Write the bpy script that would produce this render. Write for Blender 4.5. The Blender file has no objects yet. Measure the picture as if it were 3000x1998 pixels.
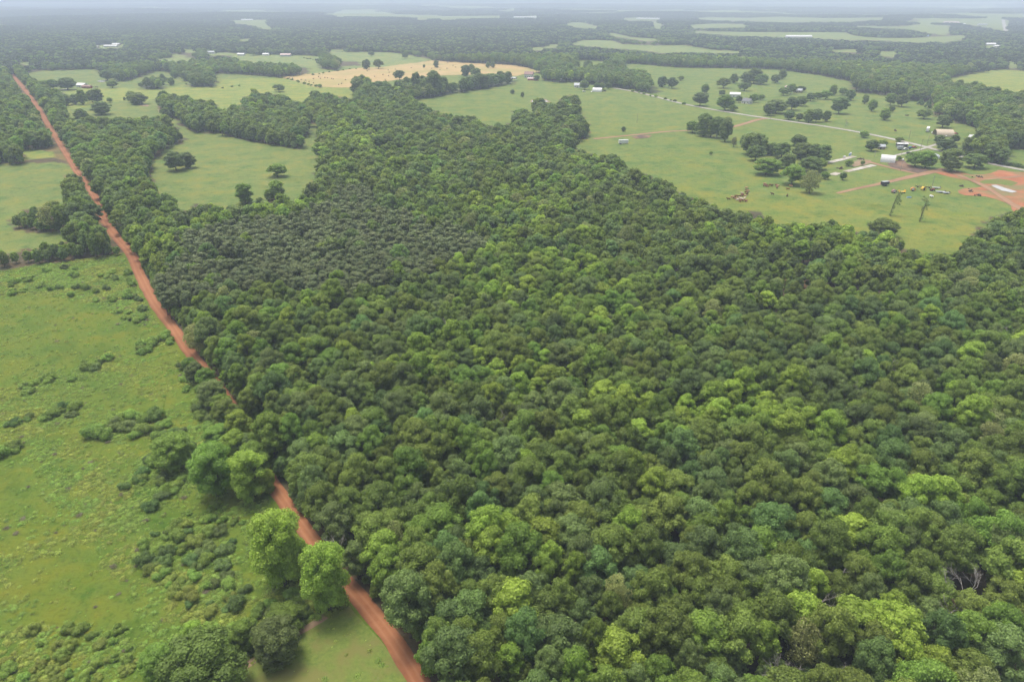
import bpy, bmesh, math, random
import numpy as np
from mathutils import Vector, Matrix
from mathutils.geometry import delaunay_2d_cdt
R_ = math.radians
PI = math.pi
random.seed(7)
rng = np.random.default_rng(11)
SC = bpy.context.scene
COL = SC.collection

# ------------------------------------------------------------------ camera, sky, sun, exposure
CAM_H = 118.0
FPX = 2027.0                       # focal length in pixels of the 3000 px wide photograph
PITCH = 26.46
cam_d = bpy.data.cameras.new('camera'); cam_d.sensor_width = 36.0; cam_d.lens = 36.0 * FPX / 3000.0
cam_d.clip_start = 1.0; cam_d.clip_end = 80000.0
cam = bpy.data.objects.new('camera', cam_d); COL.objects.link(cam)
cam.location = (0, 0, CAM_H); cam.rotation_euler = (R_(90 - PITCH), 0, 0)
SC.camera = cam

SUN_EL, SUN_AZ = 72.0, 310.0       # azimuth clockwise from +Y
world = bpy.data.worlds.new('World'); SC.world = world; world.use_nodes = True
wn = world.node_tree.nodes; wl = world.node_tree.links
bg = wn['Background']; bg.inputs['Strength'].default_value = 0.12
sky = wn.new('ShaderNodeTexSky'); sky.sky_type = 'NISHITA'; sky.sun_disc = False
sky.sun_elevation = R_(SUN_EL); sky.sun_rotation = R_(SUN_AZ)
sky.air_density = 1.0; sky.dust_density = 6.0; sky.ozone_density = 0.6; sky.altitude = 300
veil = wn.new('ShaderNodeHueSaturation'); veil.inputs['Saturation'].default_value = .45     # thin overcast: paler sky light
wl.new(sky.outputs['Color'], veil.inputs['Color']); wl.new(veil.outputs['Color'], bg.inputs['Color'])
sun_d = bpy.data.lights.new('sun', 'SUN'); sun_d.energy = 1.5; sun_d.angle = R_(20); sun_d.color = (1.0, 0.94, 0.84)
sun = bpy.data.objects.new('sun', sun_d); COL.objects.link(sun)
sdir = Vector((math.sin(R_(SUN_AZ)) * math.cos(R_(SUN_EL)), math.cos(R_(SUN_AZ)) * math.cos(R_(SUN_EL)), math.sin(R_(SUN_EL))))
sun.rotation_euler = sdir.to_track_quat('Z', 'Y').to_euler()
SC.view_settings.view_transform = 'Standard'; SC.view_settings.look = 'None'
SC.view_settings.exposure = 1.0; SC.view_settings.gamma = 1.0
try:
    SC.cycles.max_bounces = 9; SC.cycles.diffuse_bounces = 7; SC.cycles.glossy_bounces = 1
    SC.cycles.transmission_bounces = 2; SC.cycles.volume_bounces = 3; SC.cycles.transparent_max_bounces = 4
except Exception:
    pass
HAZE_DENSITY = 0.00022
HAZE_COLOR = (0.655, 0.755, 0.93)

# ------------------------------------------------------------------ terrain and photogrammetry helpers
def sstep(a, b, x):
    t = np.clip((x - a) / (b - a), 0, 1); return t * t * (3 - 2 * t)
def hgt(x, y):
    x = np.asarray(x, float); y = np.asarray(y, float)
    r = np.hypot(x, y)
    h = sstep(330, 1200, r) * 2.4 * (np.sin(x / 173 + 1.3) * np.cos(y / 214 - .4) + .6 * np.sin((x + y) / 131 + .7))
    h += sstep(1500, 6000, r) * 9.0 * (np.sin(x / 690 + .5) * np.cos(y / 570 + 1.1) + .5 * np.sin((x - y) / 410))
    h += sstep(5000, 12000, r) * 17.0 * (np.sin(x / 2300 + 2.0) * np.cos(y / 1700) + .4 * np.sin((x * .7 + y) / 1100))
    return h
CP, SP = math.cos(R_(PITCH)), math.sin(R_(PITCH))
def proj(x, y, z):
    """world -> pixel of the 3000x1998 photograph"""
    dz = z - CAM_H
    zc = np.maximum(y * CP - dz * SP, 1e-3); yc = y * SP + dz * CP
    return 1500 + FPX * x / zc, 999 - FPX * yc / zc
_T = np.geomspace(60, 42000, 3500)
def unproj(u, v, zoff=0.0):
    dx = (u - 1500) / FPX; dyc = -(v - 999) / FPX
    d = np.array([dx, CP + dyc * SP, -SP + dyc * CP]); d /= np.linalg.norm(d)
    X, Y, Z = _T * d[0], _T * d[1], CAM_H + _T * d[2]
    below = Z <= hgt(X, Y) + zoff
    k = int(np.argmax(below)) if below.any() else len(_T) - 1
    if k == 0: t = _T[0]
    else:
        a, b = _T[k - 1], _T[k]
        fa = CAM_H + a * d[2] - float(hgt(a * d[0], a * d[1])) - zoff
        fb = CAM_H + b * d[2] - float(hgt(b * d[0], b * d[1])) - zoff
        t = a + (b - a) * fa / max(fa - fb, 1e-9)
    x, y = t * d[0], t * d[1]
    return np.array([x, y, float(hgt(x, y))])
def depth(p): return p[1] * CP - (p[2] - CAM_H) * SP
def pip(poly, u, v):
    ins = np.zeros(u.shape, bool); n = len(poly)
    xs = [p[0] for p in poly]; ys = [p[1] for p in poly]
    box = (u >= min(xs)) & (u <= max(xs)) & (v >= min(ys)) & (v <= max(ys))
    if not box.any(): return ins
    uu, vv = u[box], v[box]; r = np.zeros(uu.shape, bool)
    for i in range(n):
        x1, y1 = poly[i]; x2, y2 = poly[(i + 1) % n]
        if y1 == y2: continue
        c = (y1 > vv) != (y2 > vv)
        r ^= c & (uu < (x2 - x1) * (vv - y1) / (y2 - y1) + x1)
    ins[box] = r
    return ins
def wobble(x, y, s, seed=0.0):
    return (np.sin(x / s + seed) * np.cos(y / (s * .83) + seed * 1.7) + .5 * np.sin((x + y) / (s * .41) + seed * 2.3) + .35 * np.cos((x - 1.3 * y) / (s * .23) + seed))

# ------------------------------------------------------------------ the map: open land, woods, kinds of wood (outlines as seen in the photograph)
ROAD = [(1272, 2075), (1230, 1998), (1173, 1896), (1085, 1781), (1020, 1713), (939, 1629), (896, 1552), (855, 1495), (818, 1457), (786, 1411),
        (727, 1274), (666, 1174), (628, 1121), (595, 1075), (553, 1037), (536, 1006), (505, 953), (471, 918), (447, 880), (402, 792), (386, 742),
        (344, 700), (306, 648), (288, 598), (264, 552), (232, 514), (203, 468), (168, 410), (142, 368), (115, 322), (92, 288), (65, 254), (34, 217)]
GRAVEL = [(1798, 259), (1849, 267), (1920, 284), (2000, 306), (2120, 328), (2255, 349), (2425, 372), (2540, 392), (2624, 410), (2722, 433), (2790, 453),
          (2860, 472), (2930, 489), (3000, 500), (3120, 520)]
# (outline, albedo)
C_LEFT = (.100, .134, .016); C_MID = (.138, .168, .046); C_GREEN = (.136, .170, .042); C_YEL = (.195, .218, .05); C_TAN = (.38, .275, .12); C_FAR = (.17, .20, .065)
CLEAR = {
 'left': ([(-900, 800), (0, 790), (330, 748), (386, 742), (405, 792), (450, 880), (474, 918), (508, 953), (540, 1006), (558, 1037), (600, 1075), (634, 1121), (672, 1174), (733, 1274), (792, 1411), (862, 1495), (904, 1552), (947, 1629), (1030, 1713), (1095, 1781), (1185, 1896), (1290, 2075), (1550, 2500), (-900, 2500)], C_LEFT),
 'upper_left': ([(-400, 486), (0, 484), (130, 478), (185, 480), (205, 515), (215, 540), (190, 570), (185, 600), (60, 618), (35, 640), (38, 665), (-400, 690)], C_MID),
 'strip': ([(-400, 690), (38, 668), (110, 680), (200, 680), (225, 692), (190, 712), (100, 727), (60, 737), (-400, 760)], C_MID),
 'glade': ([(60, 440), (170, 435), (188, 455), (180, 464), (60, 470)], C_YEL),
 'mid': ([(566, 391), (600, 385), (631, 391), (662, 399), (727, 412), (842, 432), (880, 440), (900, 380), (915, 352), (935, 360), (937, 484), (905, 570), (870, 590), (788, 583), (740, 600), (647, 613), (600, 595), (570, 602), (555, 628), (494, 621), (501, 586), (448, 556), (440, 525), (444, 475), (490, 432), (540, 420)], C_MID),
 'neck': ([(505, 345), (520, 350), (570, 392), (545, 415), (520, 385), (480, 360)], C_MID),
 'd': ([(190, 335), (263, 306), (352, 297), (458, 297), (470, 318), (482, 338), (505, 345), (440, 348), (370, 354), (290, 352), (240, 352), (200, 362)], C_MID),
 'e': ([(183, 275), (229, 262), (382, 259), (484, 257), (637, 241), (679, 231), (824, 228), (1000, 232), (1040, 250), (1042, 295), (1000, 290), (960, 275), (925, 270), (905, 290), (895, 305), (860, 300), (790, 275), (722, 282), (712, 292), (720, 312), (640, 327), (620, 305), (580, 300), (540, 290), (500, 280), (470, 285), (455, 297), (352, 297), (263, 306), (190, 335)], C_YEL),
 'hay': ([(824, 227), (1000, 208), (1055, 200), (1127, 197), (1272, 178), (1369, 185), (1501, 191), (1535, 197), (1590, 210), (1543, 217), (1510, 224), (1425, 218), (1289, 222), (1187, 232), (1127, 240), (1042, 256), (1000, 258), (930, 255)], C_TAN),
 'underhay': ([(1127, 238), (1289, 222), (1425, 214), (1505, 224), (1540, 216), (1590, 214), (1590, 236), (1500, 240), (1425, 258), (1340, 267), (1187, 297), (1160, 290), (1150, 262)], C_GREEN),
 'k1': ([(64, 218), (100, 210), (270, 203), (330, 225), (360, 240), (310, 250), (230, 262), (183, 275), (150, 262), (90, 230)], C_MID),
 'k2': ([(310, 250), (370, 238), (440, 215), (460, 208), (490, 210), (520, 225), (600, 235), (640, 215), (760, 222), (824, 228), (679, 231), (637, 241), (484, 257), (382, 259), (229, 262)], C_MID),
 'k3': ([(425, 174), (467, 172), (543, 168), (582, 172), (552, 183), (518, 187), (488, 178)], C_FAR),
 'k4': ([(500, 155), (520, 160), (545, 167), (505, 170)], C_FAR), 'k5': ([(522, 143), (575, 146), (580, 155), (545, 156)], C_FAR),
 'k6': ([(595, 158), (650, 154), (688, 156), (760, 160), (892, 162), (936, 164), (938, 200), (990, 208), (900, 222), (909, 205), (866, 192), (740, 186), (690, 184), (695, 170), (660, 163), (611, 164)], C_FAR),
 'k7': ([(960, 150), (1000, 153), (1068, 152), (1140, 154), (1204, 163), (1272, 177), (1127, 197), (1055, 200), (1000, 208), (985, 205), (1000, 195), (1060, 193), (1050, 182), (1000, 180), (985, 170), (965, 165)], C_FAR),
 'k8': ([(960, 144), (1010, 144), (1050, 150), (1000, 152), (965, 150)], C_FAR),
 'l1': ([(675, 66), (705, 62), (756, 59), (786, 64), (781, 74), (803, 87), (773, 87), (739, 76)], C_FAR),
 'l2': ([(697, 115), (757, 114), (740, 120), (700, 122)], C_FAR), 'l3': ([(36, 183), (70, 182), (135, 187), (130, 193), (50, 190)], C_FAR),
 'l4': ([(950, 40), (1000, 30), (1090, 28), (1160, 42), (1000, 50)], C_FAR), 'l5': ([(1218, 49), (1250, 50), (1256, 59), (1220, 59)], C_FAR),
 'l6': ([(1290, 54), (1335, 53), (1330, 58), (1295, 59)], C_FAR),
 'm1': ([(1654, 70), (1700, 66), (1757, 80), (1740, 86), (1680, 80)], C_FAR), 'm2': ([(1590, 132), (1640, 130), (1635, 140), (1600, 142)], C_FAR),
 'm3': ([(1545, 140), (1590, 138), (1600, 149), (1560, 148)], C_FAR),
 'm4': ([(1660, 130), (1700, 120), (1705, 117), (1800, 120), (1820, 130), (1900, 134), (2000, 133), (2100, 148), (2205, 151), (2160, 158), (2000, 155), (1950, 158), (1890, 150), (1830, 145), (1735, 138)], C_FAR),
 'm5': ([(1765, 95), (1800, 98), (1850, 110), (1960, 117), (1900, 122), (1800, 108)], C_FAR),
 'n1': ([(2030, 55), (2085, 51), (2180, 54), (2280, 50), (2400, 54), (2480, 54), (2590, 52), (2590, 58), (2470, 66), (2400, 65), (2300, 67), (2200, 63), (2100, 61)], C_FAR),
 'n2': ([(2015, 75), (2090, 70), (2180, 72), (2190, 81), (2100, 83), (2030, 83)], C_FAR),
 'n3': ([(1960, 90), (2040, 92), (2150, 94), (2300, 95), (2400, 95), (2480, 95), (2500, 105), (2540, 110), (2670, 112), (2740, 108), (2820, 104), (2840, 115), (2760, 126), (2680, 126), (2600, 121), (2540, 119), (2480, 119), (2400, 114), (2280, 110), (2150, 106), (2060, 98)], C_FAR),
 'n4': ([(2450, 80), (2520, 77), (2640, 78), (2700, 72), (2780, 76), (2790, 92), (2770, 105), (2700, 95), (2660, 86), (2580, 83)], C_FAR),
 'n5': ([(2566, 152), (2620, 150), (2638, 154), (2628, 170), (2590, 166)], C_FAR), 'n6': ([(2420, 146), (2500, 144), (2540, 150), (2500, 156), (2440, 152)], C_FAR),
 'n7': ([(2660, 55), (2800, 55), (2930, 56), (2960, 62), (2955, 92), (2935, 92), (2890, 80), (2850, 75), (2800, 66), (2700, 62)], C_FAR),
 'n8': ([(2695, 180), (2745, 182), (2740, 187)], C_FAR), 'n9': ([(2945, 180), (2985, 178), (2985, 200), (2950, 202)], C_FAR),
 'o1': ([(1910, 60), (1925, 65), (1945, 80), (1930, 88), (1915, 82)], C_FAR), 'o2': ([(1820, 55), (1870, 52), (1945, 56), (1900, 62), (1840, 62)], C_FAR),
 'o3': ([(2880, 128), (2930, 130), (2935, 142), (2885, 142)], C_FAR), 'o4': ([(270, 134), (365, 130), (368, 138), (290, 146)], C_FAR),
 'o5': ([(1455, 31), (1500, 27), (1530, 31), (1490, 35)], C_FAR), 'o6': ([(1500, 50), (1575, 47), (1575, 53), (1510, 55)], C_FAR),
 'o7': ([(1220, 14), (1300, 12), (1300, 18), (1230, 19)], C_FAR), 'o8': ([(2850, 18), (2930, 16), (2920, 22), (2860, 23)], C_FAR), 'o9': ([(1330, 17), (1420, 20), (1400, 28), (1340, 26)], C_FAR),
 'j': ([(2751, 238), (2883, 208), (2934, 204), (3000, 208), (3300, 215), (3300, 280), (3000, 274), (2894, 265), (2875, 250), (2807, 244)], C_YEL),
 'g': ([(1187, 297), (1340, 267), (1425, 258), (1501, 240), (1590, 236), (1600, 215), (1690, 200), (1696, 175), (1807, 183), (2000, 199), (2140, 200), (2280, 204), (2425, 225), (2497, 242), (2503, 272), (2590, 280), (2688, 297), (2739, 301), (2739, 335), (2780, 350), (2849, 372), (2880, 395), (3000, 440), (3400, 500), (3400, 700), (3000, 624), (2918, 637),
        (2855, 688), (2829, 726), (2778, 758), (2689, 739), (2600, 701), (2530, 688), (2447, 656), (2383, 663), (2294, 663), (2243, 643), (2217, 624), (2115, 622), (2052, 593), (1988, 561), (1912, 522), (1835, 491), (1746, 459), (1708, 440), (1663, 433),
        (1722, 399), (1730, 382), (1713, 352), (1688, 331), (1688, 285), (1658, 280), (1633, 314), (1624, 308), (1565, 303), (1565, 340), (1548, 345), (1540, 325), (1516, 325), (1514, 352), (1480, 373), (1450, 378), (1382, 352), (1293, 335), (1212, 306)], C_GREEN),
}
CLEAR['near_g'] = ([(1930, 530), (2150, 575), (2450, 590), (2700, 600), (2900, 640), (2855, 688), (2829, 726), (2778, 758), (2689, 739), (2600, 701), (2530, 688), (2447, 656), (2383, 663), (2294, 663), (2243, 643), (2217, 624), (2115, 622), (2052, 593), (1988, 561)], (.148, .172, .036))
_rc = [q for q in ROAD if q[1] < 715]
CLEAR['corridor'] = ([(a - 9 - b * .03, b) for a, b in _rc] + [(a + 7 + b * .026, b) for a, b in _rc[::-1]], (.16, .12, .05))
ISLANDS = [
 [(2818, 455), (2815, 425), (2835, 405), (2870, 400), (2885, 368), (2950, 360), (3000, 355), (3300, 380), (3300, 430), (3000, 410), (2965, 430), (2950, 440), (2960, 482), (2890, 478), (2850, 468)],
 [(1590, 237), (1598, 212), (1690, 206), (1740, 196), (1790, 186), (1825, 182), (1835, 205), (1890, 215), (1905, 240), (1930, 262), (1935, 276), (1890, 272), (1849, 263), (1800, 257), (1739, 250), (1690, 240), (1640, 242)],
 [(1150, 297), (1155, 262), (1180, 240), (1240, 232), (1285, 222), (1300, 245), (1345, 262), (1350, 240), (1410, 225), (1500, 226), (1510, 245), (1440, 256), (1340, 274), (1190, 298)],
 [(1040, 297), (1042, 232), (1065, 228), (1085, 240), (1095, 262), (1115, 240), (1140, 245), (1150, 297)],
 [(410, 262), (420, 235), (450, 225), (475, 240), (482, 262)], [(555, 255), (560, 225), (600, 212), (632, 232), (632, 255)],
]
PINES = [(500, 712), (560, 690), (700, 662), (850, 645), (960, 595), (1010, 560), (1075, 560), (1130, 615), (1200, 640), (1400, 695), (1440, 705), (1400, 745), (1330, 765), (1270, 805), (1100, 835), (1020, 880), (900, 855), (800, 840), (640, 865), (560, 885), (500, 900), (470, 850), (490, 800), (520, 760)]
LIGHTS = [([(385, 750), (520, 690), (700, 640), (900, 580), (935, 620), (800, 655), (640, 672), (560, 705), (470, 750), (400, 810)], .85),
 ([(1300, 770), (1500, 725), (1720, 750), (1860, 860), (1900, 960), (1760, 990), (1600, 960), (1500, 930), (1380, 870)], .82),
 ([(1100, 1080), (1250, 980), (1420, 960), (1600, 1040), (1640, 1150), (1480, 1190), (1300, 1130)], .78),
 ([(1640, 1000), (1800, 1080), (1760, 1240), (1640, 1160)], .4),
 ([(1750, 1140), (1900, 1150), (2000, 1180), (2150, 1110), (2330, 1180), (2440, 1300), (2300, 1300), (2100, 1250), (1900, 1290), (1760, 1240)], .76),
 ([(2350, 1230), (2560, 1330), (2800, 1480), (2700, 1560), (2450, 1400)], .45),
 ([(540, 1020), (660, 1020), (740, 1130), (800, 1240), (860, 1350), (740, 1340), (650, 1180)], .6),
 ([(930, 320), (1080, 330), (1130, 480), (960, 520)], .4), ([(2200, 640), (2620, 720), (2500, 780), (2200, 720)], .45), ([(1350, 600), (1620, 540), (1680, 720), (1420, 740)], .45),
 ([(2000, 1700), (2700, 1750), (3050, 1650), (3050, 2100), (1900, 2100)], .26), ([(1380, 1560), (1680, 1500), (1700, 1700), (1480, 1760)], .5), ([(1400, 1760), (1660, 1700), (1760, 2020), (1380, 2020)], .34), ([(1050, 1600), (1250, 1600), (1200, 1750), (1050, 1700)], .4)]
THIN = [(2080, 770), (2250, 715), (2400, 745), (2600, 800), (2640, 900), (2420, 960), (2200, 920), (2100, 850)]
def open_land(u, v):
    o = np.zeros(u.shape, bool)
    for poly, _c in CLEAR.values(): o |= pip(poly, u, v)
    for poly in ISLANDS: o &= ~pip(poly, u, v)
    return o

def far_clearing(x, y):
    """fields between the woods beyond the mapped land"""
    r = np.hypot(x, y); n = wobble(x / 1.5, y / 1.7, 430, 2.7) + .45 * wobble(x, y, 1500, .6)
    return (r > 3900) & (n > .42 - .5 * np.clip(x / (r + 1) + .1, -.2, .6))

# ------------------------------------------------------------------ materials
def new_mat(name):
    m = bpy.data.materials.new(name); m.use_nodes = True
    nt = m.node_tree; b = nt.nodes['Principled BSDF']; b.inputs['Roughness'].default_value = .85
    b.inputs['Specular IOR Level'].default_value = .2
    return m, nt, b
def noise(nt, scale, detail=4, rough=.6, coord='Object', vec=None):
    n = nt.nodes.new('ShaderNodeTexNoise'); n.inputs['Scale'].default_value = scale
    n.inputs['Detail'].default_value = detail; n.inputs['Roughness'].default_value = rough
    if vec is None:
        tc = nt.nodes.new('ShaderNodeTexCoord'); vec = tc.outputs[coord]
    nt.links.new(vec, n.inputs['Vector']); return n.outputs['Fac']
def ramp(nt, fac, stops):
    r = nt.nodes.new('ShaderNodeValToRGB'); nt.links.new(fac, r.inputs['Fac'])
    e = r.color_ramp.elements
    while len(e) < len(stops): e.new(.5)
    for i, (p, c) in enumerate(stops):
        e[i].position = p; e[i].color = (*c, 1) if len(c) == 3 else c
    return r.outputs['Color']
def mix(nt, fac, a, b, mode='MIX'):
    m = nt.nodes.new('ShaderNodeMix'); m.data_type = 'RGBA'; m.blend_type = mode
    for s, v in ((m.inputs['Factor'], fac), (m.inputs['A'], a), (m.inputs['B'], b)):
        if hasattr(v, 'is_linked'): nt.links.new(v, s)
        elif isinstance(v, (int, float)): s.default_value = v
        else: s.default_value = (*v, 1)
    return m.outputs['Result']
def bump(nt, fac, strength, dist, b):
    n = nt.nodes.new('ShaderNodeBump'); n.inputs['Strength'].default_value = strength; n.inputs['Distance'].default_value = dist
    nt.links.new(fac, n.inputs['Height']); nt.links.new(n.outputs['Normal'], b.inputs['Normal'])
def mat_noise(name, c1, c2, scale=1.0, rough=.85, c3=None, bmp=0.0, scale2=None):
    m, nt, b = new_mat(name); b.inputs['Roughness'].default_value = rough
    f = noise(nt, scale)
    col = ramp(nt, f, [(.3, c1), (.7, c2)])
    if c3 is not None:
        f2 = noise(nt, scale2 or scale * .13, 3)
        col = mix(nt, ramp(nt, f2, [(.45, (0, 0, 0)), (.62, (1, 1, 1))]), col, c3)
    nt.links.new(col, b.inputs['Base Color'])
    if bmp: bump(nt, f, bmp, .1, b)
    return m
def mat_leaf(name, base, sat=1.0, trans=.48, spread=.42, vr=(.78, 1.26)):
    m, nt, b = new_mat(name)
    at = nt.nodes.new('ShaderNodeAttribute'); at.attribute_name = 'tint'
    oi = nt.nodes.new('ShaderNodeObjectInfo')
    lo = tuple(c * (1 - spread) for c in base); hi = (base[0] * (1 + spread * 1.1), base[1] * (1 + spread), base[2] * (1 + spread * .8))
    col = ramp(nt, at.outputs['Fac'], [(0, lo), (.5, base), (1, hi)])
    hs = nt.nodes.new('ShaderNodeHueSaturation'); nt.links.new(col, hs.inputs['Color'])
    mr = nt.nodes.new('ShaderNodeMapRange'); nt.links.new(oi.outputs['Random'], mr.inputs['Value'])
    mr.inputs['To Min'].default_value = .484; mr.inputs['To Max'].default_value = .508; nt.links.new(mr.outputs['Result'], hs.inputs['Hue'])
    ml = nt.nodes.new('ShaderNodeMath'); ml.operation = 'MULTIPLY'; ml.inputs[1].default_value = 7.31; nt.links.new(oi.outputs['Random'], ml.inputs[0])
    fr = nt.nodes.new('ShaderNodeMath'); fr.operation = 'FRACT'; nt.links.new(ml.outputs[0], fr.inputs[0])
    m2 = nt.nodes.new('ShaderNodeMapRange'); nt.links.new(fr.outputs[0], m2.inputs['Value'])
    m2.inputs['To Min'].default_value = vr[0]; m2.inputs['To Max'].default_value = vr[1]; nt.links.new(m2.outputs['Result'], hs.inputs['Value'])
    hs.inputs['Saturation'].default_value = sat
    nt.links.new(hs.outputs['Color'], b.inputs['Base Color']); b.inputs['Roughness'].default_value = .6; b.inputs['Specular IOR Level'].default_value = .25
    tr = nt.nodes.new('ShaderNodeBsdfTranslucent'); nt.links.new(hs.outputs['Color'], tr.inputs['Color'])
    mx = nt.nodes.new('ShaderNodeMixShader'); mx.inputs['Fac'].default_value = trans
    nt.links.new(b.outputs[0], mx.inputs[1]); nt.links.new(tr.outputs[0], mx.inputs[2])
    nt.links.new(mx.outputs[0], nt.nodes['Material Output'].inputs['Surface'])
    return m
LEAF = {
 'olive': mat_leaf('olive leaves', (0.205, 0.288, 0.06)),
 'grey': mat_leaf('grey green leaves', (0.195, 0.275, 0.084)),
 'blue': mat_leaf('blue green leaves', (0.172, 0.282, 0.08)),
 'mid': mat_leaf('mid green leaves', (0.208, 0.325, 0.058)),
 'lime': mat_leaf('yellow green leaves', (0.3, 0.43, 0.066)),
 'pale': mat_leaf('pale green leaves', (0.31, 0.36, 0.125)),
 'dark': mat_leaf('dark green leaves', (0.155, 0.232, 0.072)),
 'pine': mat_leaf('pine needles', (0.185, 0.23, 0.098), spread=.28, trans=.3, vr=(.85, 1.15)),
 'weed': mat_leaf('weed leaves', (0.25, 0.365, 0.078), spread=.4),
 'weedy': mat_leaf('yellowish weed leaves', (0.315, 0.385, 0.085), spread=.4),
 'bush': mat_leaf('bush leaves', (0.25, 0.38, 0.078), trans=.45),
 'fresh': mat_leaf('fresh lime leaves', (.33, .48, .078), spread=.4, trans=.5, vr=(.98, 1.12)),
 'far': mat_leaf('distant oak leaves', (.066, .090, .056)),
 'twig': mat_leaf('dry brown weeds', (0.2, 0.18, 0.12), spread=.4),
}
BARK = mat_noise('grey brown bark', (.075, .06, .048), (.15, .125, .1), 4)
PBARK = mat_noise('reddish pine bark', (.09, .05, .035), (.15, .09, .065), 4)
DEADW = mat_noise('bleached dead wood', (.22, .2, .185), (.36, .33, .30), 3)

# ------------------------------------------------------------------ mesh helpers
def mesh_np(name, V, F, mats, matidx=None, face_attr=None, smooth=False):
    """V (n,3), F list of (k,4) or (k,3) arrays"""
    me = bpy.data.meshes.new(name)
    V = np.asarray(V, np.float32); Fs = [np.asarray(f, np.int32) for f in F if len(f)]
    nl = sum(f.size for f in Fs); nf = sum(len(f) for f in Fs)
    me.vertices.add(len(V)); me.vertices.foreach_set('co', V.ravel())
    me.loops.add(nl); me.loops.foreach_set('vertex_index', np.concatenate([f.ravel() for f in Fs]))
    me.polygons.add(nf)
    tot = np.concatenate([np.full(len(f), f.shape[1], np.int32) for f in Fs])
    me.polygons.foreach_set('loop_start', np.concatenate([[0], np.cumsum(tot)[:-1]]).astype(np.int32))
    if matidx is not None: me.polygons.foreach_set('material_index', np.asarray(matidx, np.int32))
    for m in mats: me.materials.append(m)
    me.update(calc_edges=True)
    if face_attr:
        for k, a in face_attr.items():
            at = me.attributes.new(k, 'FLOAT', 'FACE'); at.data.foreach_set('value', np.asarray(a, np.float32))
    if smooth: me.polygons.foreach_set('use_smooth', np.ones(nf, bool))
    return me
class MB:
    """collects boxes, tubes and prisms into one mesh"""
    def __init__(s): s.v = []; s.f = []
    def add(s, vs, fs):
        o = len(s.v); s.v += [tuple(v) for v in vs]; s.f += [tuple(i + o for i in f) for f in fs]; return s
    def box(s, c, d, rz=0.0, taper=1.0):
        x, y, z = d[0] / 2, d[1] / 2, d[2] / 2; cs, sn = math.cos(rz), math.sin(rz); vs = []
        for dz, t in ((-z, 1), (z, taper)):
            for a, b in ((-x, -y), (x, -y), (x, y), (-x, y)):
                a *= t; b *= t
                vs.append((c[0] + a * cs - b * sn, c[1] + a * sn + b * cs, c[2] + dz))
        return s.add(vs, [(3, 2, 1, 0), (4, 5, 6, 7), (0, 1, 5, 4), (1, 2, 6, 5), (2, 3, 7, 6), (3, 0, 4, 7)])
    def tube(s, pts, rad, n=6):
        rings = []; pts = [Vector(p) for p in pts]
        for i, p in enumerate(pts):
            t = (pts[min(i + 1, len(pts) - 1)] - pts[max(i - 1, 0)]).normalized()
            a = t.cross(Vector((0, 0, 1)) if abs(t.z) < .9 else Vector((1, 0, 0))).normalized(); b = t.cross(a)
            rings.append([p + (a * math.cos(2 * PI * k / n) + b * math.sin(2 * PI * k / n)) * rad[i] for k in range(n)])
        vs = [v for r in rings for v in r]; fs = []
        for i in range(len(pts) - 1):
            for k in range(n): fs.append((i * n + k, i * n + (k + 1) % n, (i + 1) * n + (k + 1) % n, (i + 1) * n + k))
        fs.append(tuple(range(n))[::-1]); fs.append(tuple((len(pts) - 1) * n + k for k in range(n)))
        return s.add(vs, fs)
    def prism(s, prof, y0, y1):
        """profile in x,z swept along y"""
        n = len(prof)
        vs = [(x, y0, z) for x, z in prof] + [(x, y1, z) for x, z in prof]
        return s.add(vs, [tuple(range(n)), tuple(range(2 * n - 1, n - 1, -1))] + [(k, k + n, (k + 1) % n + n, (k + 1) % n) for k in range(n)])
    def mesh(s, name, mat, smooth=False):
        me = bpy.data.meshes.new(name); me.from_pydata(s.v, [], s.f); me.materials.append(mat); me.update()
        bm = bmesh.new(); bm.from_mesh(me); bmesh.ops.recalc_face_normals(bm, faces=bm.faces); bm.to_mesh(me); bm.free()
        if smooth: me.polygons.foreach_set('use_smooth', np.ones(len(me.polygons), bool))
        return me
def link(name, me, parent=None, loc=None):
    o = bpy.data.objects.new(name, me); COL.objects.link(o)
    if parent is not None: o.parent = parent
    if loc is not None: o.location = loc
    return o
def tag(o, label=None, cat=None, group=None, kind=None):
    if label: o['label'] = label
    if cat: o['category'] = cat
    if group: o['group'] = group
    if kind: o['kind'] = kind
    return o
def empty(name, loc, rz=0, scale=None):
    o = bpy.data.objects.new(name, None); COL.objects.link(o); o.empty_display_size = .5
    o.location = loc; o.rotation_euler = (0, 0, rz)
    if scale: o.scale = scale
    return o

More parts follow.
